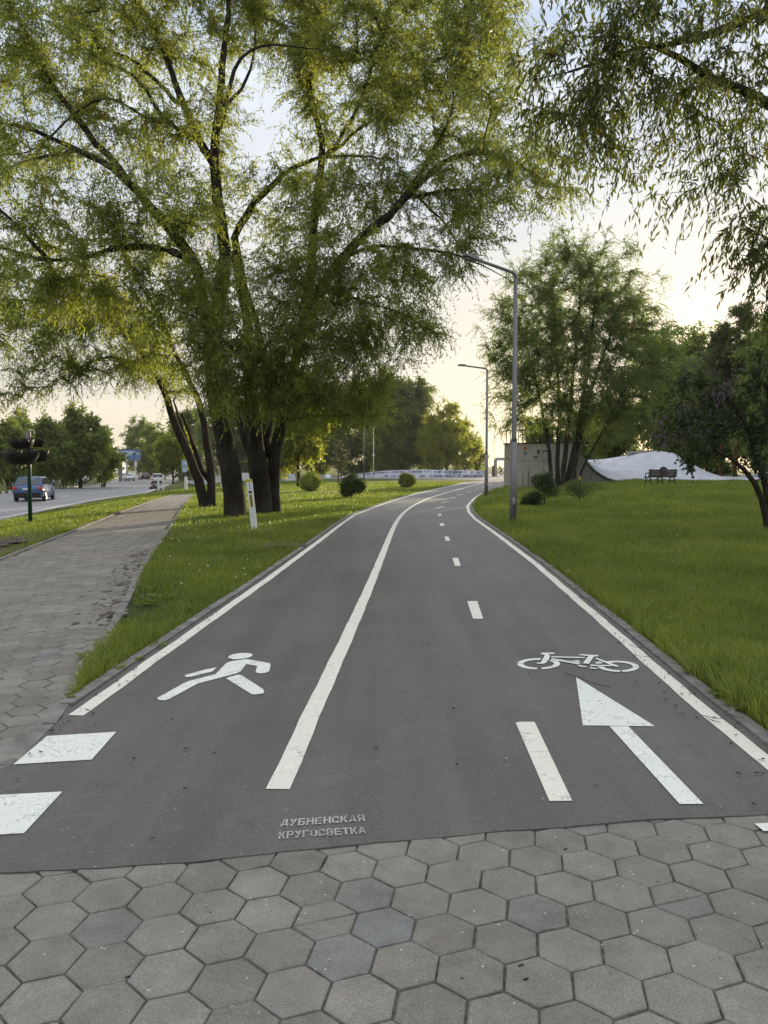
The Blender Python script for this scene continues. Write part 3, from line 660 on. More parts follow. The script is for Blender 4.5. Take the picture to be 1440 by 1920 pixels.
t.limb(WP([(398,680),(402,620),(410,560),(425,490),(417,430),(405,350),(400,270),(412,200),(416,130),(424,60),(430,0),(436,-80),(440,-200)], dd-.3, dd+.6), .24, 0.025, 'near')
t.limb(WP([(404,700),(390,620),(375,540),(372,490),(330,470),(240,458),(180,480),(110,492),(60,490),(0,458),(-70,440)], dd-.3, dd-5), .17, 0.025, 'near')
t.limb(WP([(372,500),(320,430),(270,378),(235,330),(200,305),(150,288),(90,250),(40,232),(-40,226)], dd-.8, dd-4.5), .17, 0.025, 'near')
t.limb(WP([(258,360),(220,310),(165,255),(125,195),(88,145),(50,65),(15,0),(-30,-90)], dd-2, dd-3), .11, 0.018, 'near')
t.limb(WP([(392,300),(362,240),(345,200),(320,130),(300,80),(282,30),(250,0),(215,-60)], dd, dd+2), .14, 0.020, 'near')
t.limb(WP([(345,205),(290,150),(250,105),(200,95),(150,80)], dd+.5, dd+1), .08, 0.015, 'near')
t.limb(WP([(318,245),(260,140),(220,125),(170,110),(110,30)], dd-1, dd-2), .07, 0.013, 'near')
t.limb(WP([(300,240),(210,175),(150,200),(60,290),(0,290)], dd-1.5, dd-4), .06, 0.010, 'near')
t.limb(WP([(150,290),(90,285),(40,300),(0,330)], dd-3.5, dd-5), .05, 0.010, 'near')
t.limb(WP([(415,240),(440,110),(480,85),(520,80),(560,90),(600,92)], dd, dd-1.5), .08, 0.015, 'near')
t.limb(WP([(418,200),(455,170),(475,120),(480,60),(470,0)], dd, dd+1), .06, 0.015, 'near')
t.limb(WP([(90,490),(40,430),(0,390),(-50,350)], dd-4, dd-5), .06, 0.010, 'near')
bl_ = [blobpx(60,90,150,110,dd-2,3), blobpx(230,60,130,90,dd+1,3), blobpx(400,40,110,90,dd+1,3,.8), blobpx(60,250,120,80,dd-3,2.5,.7), blobpx(240,230,120,80,dd-1,3,.9),
       blobpx(100,380,150,75,dd-4,3), blobpx(300,400,120,80,dd-2,3), blobpx(60,520,140,60,dd-4.5,3), blobpx(250,530,130,60,dd-3,2.5), blobpx(400,520,80,80,dd-2,2),
       blobpx(400,330,80,90,dd,2.2,.6), blobpx(-150,250,130,200,dd-3,3.5), blobpx(150,-120,230,110,dd,4), blobpx(430,-110,150,110,dd+1,4),
       blobpx(410,640,70,70,dd-2.5,1.5), blobpx(440,730,50,50,dd-2,1.3,.8), blobpx(340,640,70,50,dd-2,2), blobpx(400,700,50,50,dd-3,1,.9), blobpx(350,560,80,60,dd-3.5,1.5,.8), blobpx(430,600,60,60,dd-3.5,1.2,.8), blobpx(400,190,70,80,dd,2,.5)]
add_tree('willow_tree', 'middle willow with a single thick dark trunk, just left of the white marker post', 'tree', 'willows by the sidewalk', b, t, sample_blobs(bl_, 1900, t.rg), M['willow'], M['bark'], WILLOW, .007, .1)
b = G(492, 962); t = Tree(13); dd = b.y
t.limb([root(490, 966, dd)]+WP([(490,940),(485,890),(478,830),(470,770),(468,700),(470,640)], dd, dd), .38, .18)
t.limb([root(514, 952, dd+.4)]+WP([(513,925),(512,870),(520,820),(536,765),(548,700),(560,640),(572,590)], dd+.5, dd-.5), .23, .14)
t.limb(WP([(478,870),(463,835),(450,795),(440,760)], dd, dd+.6), .17, .10, 'near')
t.limb(WP([(495,850),(500,800),(512,760),(500,690),(480,600)], dd+.5, dd+1), .20, .10, 'near')
t.limb(WP([(560,640),(580,580),(610,525),(645,480),(690,432),(725,405),(757,378),(790,340),(835,297),(885,281),(930,290),(990,318),(1045,352)], dd-.5, dd-5), .20, 0.018, 'near')
t.limb(WP([(757,380),(772,345),(800,310),(822,265),(850,215),(848,160),(868,110)], dd-2, dd-2), .10, 0.015, 'near')
t.limb(WP([(760,375),(800,362),(850,356),(900,352),(940,375)], dd-2, dd-4), .07, 0.013, 'near')
t.limb(WP([(640,485),(700,460),(780,465),(850,475),(900,495),(955,525)], dd-1, dd-5), .07, 0.010, 'near')
t.limb(WP([(800,385),(835,415),(855,455),(872,480)], dd-2, dd-4), .04, 0.010, 'near')
t.limb(WP([(432,470),(448,425),(472,382),(520,335),(560,305),(610,293),(665,290),(720,298)], dd-.5, dd-2), .13, 0.020, 'near')
t.limb(WP([(572,590),(585,500),(588,420),(598,350),(608,275),(592,220),(578,150),(582,80),(575,0),(570,-100)], dd-.5, dd+.5), .17, 0.020, 'near')
t.limb(WP([(604,300),(630,280),(660,220),(690,165),(700,100),(735,20)], dd, dd-1), .08, 0.015, 'near')
t.limb(WP([(625,285),(670,240),(720,215),(790,140)], dd-.5, dd-3), .06, 0.010, 'near')
t.limb(WP([(470,640),(452,540),(437,470)], dd, dd-.5), .17, .12, 'near')
t.limb(WP([(530,790),(560,783),(602,779),(645,779),(705,782),(750,775)], dd-.2, dd-2), .07, 0.010, 'near')
t.limb(WP([(600,530),(660,560),(720,575),(780,600),(830,640)], dd-1, dd-4), .06, 0.010, 'near')
bl_ = [blobpx(560,50,110,100,dd+1,3,.8), blobpx(720,60,130,100,dd-1,3,1.1), blobpx(880,70,110,90,dd-3,3,1.1), blobpx(600,190,90,90,dd,2.5,.55), blobpx(750,190,110,90,dd-2,3,.9),
       blobpx(900,200,110,80,dd-4,3,.9), blobpx(560,360,110,80,dd-1,2.5,.7), blobpx(700,360,110,90,dd-2,2.5,.9), blobpx(850,350,120,70,dd-3,2.5,.8), blobpx(960,310,90,60,dd-5,2,.9), blobpx(1030,360,40,35,dd-5,1.2,.6), blobpx(600,80,60,60,dd-1.5,2,.5), blobpx(480,660,60,50,dd-3.5,1,.9), blobpx(530,735,45,45,dd-3,1,.8), blobpx(620,690,80,60,dd-3,1.6,.9), blobpx(700,690,70,45,dd-3,1.5,.7), blobpx(560,560,80,60,dd-3.5,1.2,.7),
       blobpx(560,500,120,80,dd-2,2.2), blobpx(690,500,110,75,dd-2.5,2.2), blobpx(800,480,80,60,dd-3.5,2,.7), blobpx(520,620,110,70,dd-2.5,1.8,1.1), blobpx(640,620,100,60,dd-2.5,2),
       blobpx(740,590,80,50,dd-3.5,1.8,.7), blobpx(500,710,75,60,dd-2.2,1.3,1.0), blobpx(600,710,70,60,dd-2,1.5,.9), blobpx(670,745,80,28,dd-1.5,1.5,.9), blobpx(800,590,50,40,dd-4,1.5,.5),
       blobpx(650,-110,250,110,dd,4), blobpx(900,-90,150,100,dd-3,3.5), blobpx(900,410,80,50,dd-4.5,1.6,.5), blobpx(610,790,60,22,dd-1,1.2,.5)]
add_tree('willow_tree', 'large willow behind the white marker post, its long limb arching over the cycle path', 'tree', 'willows by the sidewalk', b, t, sample_blobs(bl_, 2350, t.rg), M['willow'], M['bark'], WILLOW, .007, .1)
# --- near willow hanging in from the right
t = Tree(14); b = Vector((8.6, 9.6, float(terr(8.6, 9.6))))
t.limb([Vector((8.6, 9.6, -.1)), Vector((8.4, 9.6, 2)), Vector((8.3, 9.4, 3.6)), Vector((7.8, 9.4, 5.2)), Vector((7.6, 9.5, 7.5)), Vector((7.4, 9.2, 10))], .36, .15)
t.limb([Vector((8.1, 9.4, 4.4))]+WP([(1640,300,8.8),(1440,192,8.5),(1385,168,8.3),(1345,150,8.2),(1282,125,8.0),(1245,85,8.0),(1180,60,7.8),(1100,70,7.6)], 8, 8), .15, .01, 'near')
t.limb([Vector((7.7, 9.5, 6.6))]+WP([(1600,-60,8.6),(1440,18,8.2),(1380,45,8.0),(1345,68,7.9),(1280,80,7.8),(1200,90,7.4),(1090,130,7.2),(1000,150,7)], 8, 8), .12, .006, 'near')
t.limb([Vector((8.2, 9.4, 3.6))]+WP([(1620,430,8.4),(1500,420,8.0),(1440,440,7.6),(1400,480,7.4)], 8, 8), .08, .02, 'near')
t.limb([Vector((7.6, 9.5, 7.2))]+WP([(1500,-250,7.6),(1300,-160,7.2),(1100,-60,6.8),(980,-20,6.6)], 8, 8), .10, .02, 'near')
t.limb([Vector((8.2, 9.5, 3.2))]+WP([(1640,560,8.2),(1520,540,7.8),(1440,560,7.6)], 8, 8), .07, .02, 'near')
bl_ = [blobpx(1060,60,120,80,7.2,1.2,1.2), blobpx(1230,60,120,90,7.4,1.4,1.4), blobpx(1380,90,90,90,7.8,1.3,1.4), blobpx(1110,180,120,60,7.4,1.2,1.1), blobpx(1270,210,110,60,7.8,1.2,1.1),
       blobpx(1400,260,80,70,7.6,1.1,.55), blobpx(1050,260,60,45,8.5,1.0,.4), blobpx(1180,300,80,45,7.6,.8,.5), blobpx(1310,330,80,60,7.8,.8,.42), blobpx(1400,410,60,60,7.4,.8,.55),
       blobpx(1425,510,45,55,7.4,.8,.8), blobpx(1430,590,40,40,7.4,.7,.8), blobpx(1560,400,90,200,7.8,1.4,1), blobpx(1560,100,120,130,7.8,1.5,1), blobpx(1150,-130,230,100,7.2,1.6,.7),
       blobpx(1450,-150,200,120,7.8,1.8,.7), blobpx(1600,300,120,250,9.5,1.5,1), blobpx(990,130,50,60,7.4,1,.9)]
T_ = sample_blobs(bl_, 520, t.rg)
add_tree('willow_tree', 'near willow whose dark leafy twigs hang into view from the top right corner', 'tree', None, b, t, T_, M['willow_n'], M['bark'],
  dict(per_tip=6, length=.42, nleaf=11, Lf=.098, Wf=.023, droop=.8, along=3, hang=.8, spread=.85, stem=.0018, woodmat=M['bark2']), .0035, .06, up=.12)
# --- many-stemmed willow before the concrete wall
b = G(1060, 912); t = Tree(15); dd = b.y
for pts, r0, r1 in (([(1034,905),(1032,860),(1022,800),(1012,745),(1000,690),(985,640)], .15, .05), ([(1046,912),(1044,860),(1050,790),(1046,700),(1040,610),(1035,540)], .16, .05),
    ([(1054,912),(1060,850),(1066,790),(1075,700),(1085,600),(1090,520)], .18, .05), ([(1062,914),(1072,860),(1082,820),(1092,760),(1100,700),(1112,610),(1120,520)], .2, .05),
    ([(1069,915),(1080,860),(1090,810),(1108,730),(1140,640),(1165,580)], .17, .05), ([(1077,918),(1079,880),(1075,850),(1085,800),(1100,740)], .12, .05),
    ([(1082,918),(1090,880),(1110,845),(1140,790),(1175,725),(1205,680)], .09, .03)):
    t.limb([root(pts[0][0], pts[0][1]+4, dd+random.uniform(-.4, .4), float(terr(b.x, b.y))-.1)]+WP(pts[1:], dd, dd+random.uniform(-1.5, 1.5)), r0, r1, wob=.012, step=.6)
bl_ = [blobpx(1060,620,165,160,dd,3.2,1.6), blobpx(1190,560,60,60,dd,2.2,.7), blobpx(950,620,55,70,dd,2,.7), blobpx(1080,490,120,65,dd,2.6), blobpx(1000,560,80,70,dd,2.4,.8), blobpx(1120,570,110,70,dd-1,2.6), blobpx(1190,620,80,70,dd,2.4,.7), blobpx(1000,660,85,80,dd-1,2.4), blobpx(1090,680,100,80,dd-1.5,2.4),
       blobpx(1190,710,80,70,dd,2.4), blobpx(960,740,60,65,dd,2,.8), blobpx(1050,760,90,50,dd-1.5,2), blobpx(1160,780,80,45,dd-.5,2), blobpx(935,690,40,60,dd,1.5,.4), blobpx(1240,700,40,60,dd,1.5,.5), blobpx(980,800,45,22,dd,1.2,.8)]
add_tree('willow_tree', 'bushy willow with many thin dark stems in front of the concrete skate wall', 'tree', None, b, t, sample_blobs(bl_, 1500, t.rg), M['fineleaf'], M['bark2'],
  dict(per_tip=10, length=.8, nleaf=12, Lf=.17, Wf=.050, droop=.3, along=5, hang=.5, stem=.004, woodmat=M['bark2']), .008, .07, up=.3)
# --- generic broadleaf tree of height h at the origin
def generic(name, seed, h, cw, leafmat, barkmat, ntips, cp, stems=1, base_h=.25, shape='round', rt=.16, dens=1.0):
    t = Tree(seed); rg = t.rg; e_ = empty(name, (0, 0, 0)); bl_ = []
    for k in range(stems):
        a = rg.uniform(0, 6.3); sp = .0 if stems == 1 else .12*h
        top = np.array((math.cos(a)*sp, math.sin(a)*sp, h*.82)); mid = top*.4+rg.normal(0, .02*h, 3); mid[2] = h*.4
        t.limb([(math.cos(a)*.15*(stems > 1), math.sin(a)*.15*(stems > 1), -.15), tuple(mid), tuple(top)], rt/(1 if stems == 1 else 1.5), rt*.25, step=.5, wob=.05)
    n = 11
    for k in range(n):
        u = (k+.5)/n; z = h*(base_h+(1-base_h)*u*.93)
        if shape == 'round': rr = cw*math.sin(math.pi*(.16+.74*u))
        elif shape == 'cone': rr = cw*(1.05-u)**.8
        else: rr = cw*(.55+.45*math.sin(math.pi*(.1+.8*u)))
        for q in range(3):
            a = rg.uniform(0, 6.3); r_ = rr*rg.uniform(.3, .62)
            bl_.append((np.array((math.cos(a)*r_, math.sin(a)*r_, z+rg.normal(0, .03*h))), np.array((rr*.5, rr*.5, h*.085)), rg.uniform(.5, 1.3)))
    t.grow(sample_blobs(bl_, ntips, rg), up=.2, step=.7)
    t.wood('trunk', barkmat, e_, .014, rt*.6, (0, 0, 0), .01, 8); crown(t, 'crown', leafmat, e_, (0, 0, 0), **cp); return e_
far = lambda L_, W_, n=9, pt=8, ln=1.1, dr=.35, hang=.35: dict(per_tip=pt, length=ln, nleaf=n, Lf=L_, Wf=W_, droop=dr, along=3, hang=hang, spread=1.0)
proto = {}
def place(kind, px, py, d, h, label, cat='tree', group=None, rz=None, wide=1.0, z=None):
    """put a tree with its foot under pixel column px at distance d, h metres tall"""
    o = proto[kind]; hh = PH[kind]
    if not o.get('label'): r = o
    else: r = copy_tree(o)
    p = W(px, 874, d); zz = float(terr(p.x, p.y)) if z is None else z
    r.location = (p.x, p.y, zz-.02); s_ = h/hh; r.scale = (s_*wide, s_*wide, s_); r.rotation_euler = (0, 0, random.uniform(0, 6.28) if rz is None else rz)
    r['label'] = label; r['category'] = cat
    if group: r['group'] = group
    elif 'group' in r.keys(): del r['group']
    return r
PH = {'maple': 9, 'poplar': 16, 'birch': 16, 'bright': 12, 'mapleB': 9, 'pine': 14, 'forest': 15}
proto['maple'] = generic('maple_tree', 21, 9, 3.3, M['mapleleaf'], M['bark2'], 330, far(.30, .22, 8, 8, .8), stems=3, base_h=.18)
proto['mapleB'] = generic('maple_tree', 27, 9, 3.0, M['yellowleaf'], M['bark2'], 330, far(.24, .19, 8, 8, .8), stems=2, base_h=.22)
proto['poplar'] = generic('tall_tree', 22, 16, 4.0, M['darkleaf'], M['bark2'], 520, far(.34, .20, 8, 9), base_h=.06, shape='tall', rt=.2)
proto['birch'] = generic('birch_tree', 23, 16, 3.8, M['fineleaf'], M['birchbark'], 450, far(.28, .15, 8, 8, 1.3, .7, .6), base_h=.12, shape='tall', rt=.17)
proto['bright'] = generic('broadleaf_tree', 24, 12, 4.2, M['yellowleaf'], M['bark2'], 420, far(.28, .17, 8, 7), stems=2, base_h=.15, rt=.2)
proto['forest'] = generic('broadleaf_tree', 26, 15, 4.6, M['mapleleaf'], M['bark2'], 480, far(.32, .2, 8, 8), stems=2, base_h=.1, rt=.2)
proto['pine'] = generic('pine_tree', 25, 14, 2.8, M['needle'], M['pinebark'], 260, far(.30, .05, 14, 8, .6, .1, 0), base_h=.4, rt=.2)
gl = 'trees beyond the far side of the road'
for a in (('maple',150,1,88,9.6,'tallest round maple beyond the checked kerb, above the two parked cars','tree',gl,.3,1.15), ('maple',192,1,98,7.6,'low spreading maple nearest the far bend of the road','tree',gl,2.2,1.2),
          ('maple',88,1,84,7.8,'maple beyond the road, half hidden behind the rubber planters','tree',gl,1.1,1.2), ('maple',16,1,70,6.6,'maple beyond the road at the left edge of the view','tree',gl,4,1.2),
          ('forest',40,1,120,12,'taller tree behind the roadside maples on the left','tree',gl,1,1), ('maple',120,1,104,8.4,'darker maple just left of the tallest roadside maple','tree',gl,5,1.1),
          ('forest',-190,1,110,13,'second tree outside the left edge','tree',gl,2,1.2), ('maple',-320,1,95,9,'third tree outside the left edge','tree',gl,1,1.2), ('forest',-430,1,115,14,'fourth tree outside the left edge','tree',gl,5,1.3), ('forest',-620,1,110,13,'farthest tree outside the left edge','tree',gl,4,1.3), ('forest',-60,1,105,13,'tree beyond the road just outside the left edge','tree',gl,3,1.1)): place(*a)
place('mapleB', 556, 1, 56, 8.6, 'bright yellow-green maple lit by the sun, right of the willow trunks', rz=.7, wide=1.05)
place('mapleB', 520, 1, 66, 7.5, 'yellow-green tree seen between the willow trunks', rz=2.7, wide=1.1)
gf = 'trees of the far wood'
for a in (('forest',262,1,185,15,'sunlit tree above the blue billboard','tree',gf,0,1.1), ('mapleB',322,1,118,9.5,'single-trunked tree behind the parked white pickup','tree',gf,1,1.2),
          ('forest',292,1,160,12,'dark tree behind the black car','tree',gf,2,1.3), ('poplar',352,1,150,15,'dark tree left of the leaning willow stems','tree',gf,.5,1.2), ('birch',400,1,135,15,'far tree behind the leaning willow stems','tree',gf,.1,1.2),
          ('poplar',455,1,140,16,'dark far tree between the thick willow trunks','tree',gf,1.5,1.2), ('poplar',520,1,128,15,'dark far tree behind the yellow-green maple','tree',gf,3.1,1.3), ('forest',588,1,122,14,'green far tree above the round clipped bush','tree',gf,.9,1.1),
          ('poplar',640,1,118,14,'dark far tree behind the small brown pine','tree',gf,2.1,1.3), ('poplar',692,1,116,15.5,'dark far tree behind the pole with the white box','tree',gf,4.4,1.2), ('forest',725,1,112,16,'tall far tree with the highest top left of the lamp posts','tree',gf,4.1,.9),
          ('poplar',765,1,112,15.5,'dense dark tree left of the bright trees behind the white wall','tree',gf,5.2,1.05), ('birch',790,1,114,14,'thin pale-leaved tree between the dense dark tree and the bright one','tree',gf,.2,.8),
          ('bright',806,1,108,9.5,'low yellow tree in front of the far dark wood','tree',gf,.2,.75), ('bright',838,1,110,11.5,'bright yellow-green tree with a dark forked trunk behind the white wall','tree',gf,1.9,.95), ('bright',872,1,116,9.2,'low bright tree left of the far lamp post','tree',gf,2.9,.95),
          ('bright',896,1,125,6.5,'small glowing tree beside the plaza gateway','tree',gf,3.9,.9), ('forest',480,1,160,15,'tree at the back of the far wood, behind the willow trunks','tree',gf,0,1.2), ('birch',608,1,140,17,'slender pale-barked tree in the far wood','tree',gf,0,1.1)): place(*a)
gr = 'trees behind the skate ramps'
for a in (('birch',1228,1,72,15,'fine-leaved tree behind the left end of the white ramp','tree',gr,1,1.2), ('forest',1150,1,76,9,'round tree behind the concrete wall and ramp lip','tree',gr,2,1.1), ('poplar',1262,1,74,11.5,'dark tree behind the highest part of the white ramp','tree',gr,3,1.2),
          ('birch',1310,1,80,13,'airy tree directly left of the two bare pine trunks','tree',gr,4,1.1), ('pine',1352,1,66,13,'pine with an orange trunk, left one of the pair behind the lilac','tree',gr,0,1), ('pine',1378,1,60,14,'pine with an orange trunk, right one of the pair behind the lilac','tree',gr,2,1),
          ('forest',1420,1,76,14,'tall tree at the right edge behind the lilac','tree',gr,5,1.2), ('birch',1445,1,52,11,'tree cut by the right edge behind the lilac','tree',gr,.4,1.1), ('poplar',1500,1,66,16,'tree just outside the right edge','tree',gr,1,1.3), ('forest',1600,1,56,15,'broad tree beyond the right edge of the lawn','tree',gr,2,1.3),
          ('poplar',1010,1,84,7.5,'dark tree behind the concrete wall','tree',gr,2,1.2), ('forest',1075,1,82,8,'tree behind the concrete wall, right of the lamp posts','tree',gr,0,1.2), ('forest',1322,1,86,17,'broad tree far behind the ramps, added to block the low sun','tree',gr,2,1.2), ('poplar',1330,1,95,14,'dark tree far behind the ramps','tree',gr,1,1.3),('poplar',1120,1,92,9.5,'dark backdrop tree between wall and ramp','tree',gr,4,1.3)): place(*a)  # tallest broad tree here is added to keep sun off the near path
# small brown pine on the left lawn
b = G(635, 906); t = Tree(31); t.limb([root(634, 908, b.y)]+WP([(635,880),(636,850),(637,822)], b.y, b.y), .07, .02)
bl_ = [blobpx(636,832,9,9,b.y,.5), blobpx(640,850,16,10,b.y,.8), blobpx(630,866,18,10,b.y,.9), blobpx(642,878,16,8,b.y,.8,.6)]
add_tree('young_pine', 'small sparse brownish pine on the left lawn between bushes', 'tree', None, b, t, sample_blobs(bl_, 90, t.rg), M['needle'], M['pinebark'], dict(per_tip=5, length=.35, nleaf=12, Lf=.16, Wf=.03, droop=.1, along=2, hang=0), .01, .05)
# lilac on the right
b = Vector((9.2, 17.5, 0)); b = Vector((W(1442, 968, 17.5).x, 17.5, 0)); b.z = float(terr(b.x, b.y)); t = Tree(16); dd = 17.5
t.limb([root(1444, 975, dd, b.z-.1)]+WP([(1438,955),(1428,930),(1414,893),(1395,870),(1365,850),(1340,845)], dd, dd-.4), .09, .035)
t.limb([root(1452, 975, dd, b.z-.1)]+WP([(1445,935),(1432,905),(1420,860),(1405,810),(1385,770),(1350,730)], dd, dd), .08, .03)
t.limb([root(1462, 975, dd+.1, b.z-.1)]+WP([(1462,920),(1455,860),(1450,800),(1440,740),(1430,690)], dd, dd+.3), .08, .03)
t.limb(WP([(1400,800),(1370,790),(1340,800),(1290,790),(1260,800)], dd, dd-.5), .04, .015, 'near')
t.limb(WP([(1385,770),(1345,740),(1320,715),(1300,700)], dd, dd), .03, .012, 'near')
bl_ = [blobpx(1310,715,42,30,dd,.6), blobpx(1290,765,45,28,dd,.6), blobpx(1262,810,32,22,dd-.2,.5), blobpx(1340,790,50,35,dd,.6), blobpx(1300,840,50,24,dd-.3,.5,1.0), blobpx(1375,730,45,45,dd,.7), blobpx(1400,800,50,45,dd,.7),
       blobpx(1430,700,40,50,dd,.7), blobpx(1480,780,60,80,dd,.9), blobpx(1420,850,40,30,dd,.6,.7), blobpx(1290,875,12,12,dd-.3,.25,1.0), blobpx(1345,850,30,18,dd,.4,.5)]
lil = add_tree('lilac_bush', 'dark lilac bush with dull purple flower clusters at the right edge of the lawn', 'bush', None, b, t, sample_blobs(bl_, 370, t.rg), M['lilacleaf'], M['bark2'],
   dict(per_tip=4, length=.24, nleaf=9, Lf=.085, Wf=.06, droop=.4, along=4, hang=.4, spread=1.0, stem=.002, woodmat=M['bark2']), .004, .035)
fl = np.concatenate([np.array(W(px, py, dd-.55))+t.rg.normal(0, (sx*dd/F, .18, sy*dd/F), (n, 3)) for px, py, sx, sy, n in ((1238,808,8,12,14),(1256,826,10,8,12),(1278,815,9,6,10),(1262,795,10,10,8),(1338,755,12,10,18),(1350,738,9,8,10),(1300,690,12,8,8),(1285,770,10,8,6),(1310,825,14,8,8),(1365,725,14,10,10),(1240,830,6,6,6))])
V_, Fc, rnd, _ = twigs(fl, nrm(t.rg.normal(0, .4, fl.shape)+np.array([0, 0, 1.])), .13, 26, .028, .026, .05, t.rg, 0, 1.6)
npmesh('flowers', V_-np.array(b), Fc, M['lilacflower'], lil, attrs={'rnd': rnd})
# ------------------------------------------------------------------ bushes
def bush(name, label, px, py, w_px, h_px, mt, seed, group=None, stem=False, Lf=.07, Wf=.04, n=9000, parts=((0,0,1,1),), d=None, fuzz=.09):
    b = G(px, py) if d is None else W(px, py, d); rg = np.random.default_rng(seed); e_ = empty(name, b, 0, label, 'bush', group); s_ = b.y/F; Ps = []
    for (ox, oz, sx, sz) in parts:
        k = int(n*sx*sz); dr = nrm(rg.normal(0, 1, (k, 3))); lump = 1+.12*np.sin(dr[:, 0]*5+seed)+.12*np.sin(dr[:, 2]*7+dr[:, 1]*5+seed)+.08*np.sin(dr[:, 0]*13+dr[:, 2]*11)
        rad = rg.uniform(.45, 1, k)**.4*lump+rg.normal(0, fuzz, k)
        R3 = np.array((w_px*s_/2*sx, w_px*s_/2*sx, h_px*s_/2*sz)); C = np.array((ox*w_px*s_, 0, h_px*s_*(.5*sz+oz)))
        q = C+dr*R3*rad[:, None]; q[:, 2] = np.maximum(q[:, 2], .02); Ps.append(np.concatenate([q, dr], 1))
    Q = np.concatenate(Ps); V_, Fc, rnd, _ = twigs(Q[:, :3], Q[:, 3:], .02, 1, Lf, Wf, .0, rg, -.2, .9)
    npmesh('foliage', V_, Fc, mt, e_, attrs={'rnd': rnd})
    m_ = MB()
    for k in range(5 if not stem else 1):
        a = k*1.3; hh = h_px*s_*.6
        m_.tube([(0, 0, -.05), (math.cos(a)*.04, math.sin(a)*.04, hh*.5), (math.cos(a)*w_px*s_*.22*(not stem), math.sin(a)*w_px*s_*.2, hh)], [.03, .02, .008], 6)
    m_.build('stem', M['bark2'], e_, True); return e_
gb = 'round bushes on the left lawn'
bush('clipped_bush', 'round clipped light green bush, leftmost of the three on the left lawn', 583, 922, 38, 35, M['mapleleaf'], 1, gb, n=9000)
bush('juniper_bush', 'ragged blackish bush on a short stem, middle one on the left lawn', 660, 933, 44, 40, M['lilacleaf'], 2, gb, n=6500, parts=((0,.2,1,.8),(-.25,.05,.5,.5),(.3,.25,.45,.5),(0,.45,.6,.6)), fuzz=.13, stem=False)
bush('clipped_bush', 'small round dark green bush nearest the bend of the path', 762, 914, 30, 26, M['darkleaf'], 3, gb, n=9000)
bush('small_shrub', 'dark shrub on a crooked stem on the right lawn, before the many-stemmed willow', 1020, 948, 40, 58, M['lilacleaf'], 4, None, n=3000, parts=((0,.45,.8,.5),(.35,.30,.6,.35),(-.3,.62,.55,.35),(.1,.7,.4,.35)), stem=True, fuzz=.30)
bush('small_shrub', 'low dark shrub left of the crooked-stemmed one on the right lawn', 998, 951, 32, 30, M['lilacleaf'], 5, None, n=2600, parts=((0,.1,.8,.7),(.25,.3,.6,.6),(-.4,.0,.5,.5)), fuzz=.32)
bush('small_shrub', 'low ragged growth around the foot of the many-stemmed willow', 1100, 922, 60, 22, M['darkleaf'], 6, None, n=4000, parts=((0,0,1,.7),(-.4,.1,.5,.8)), fuzz=.2)
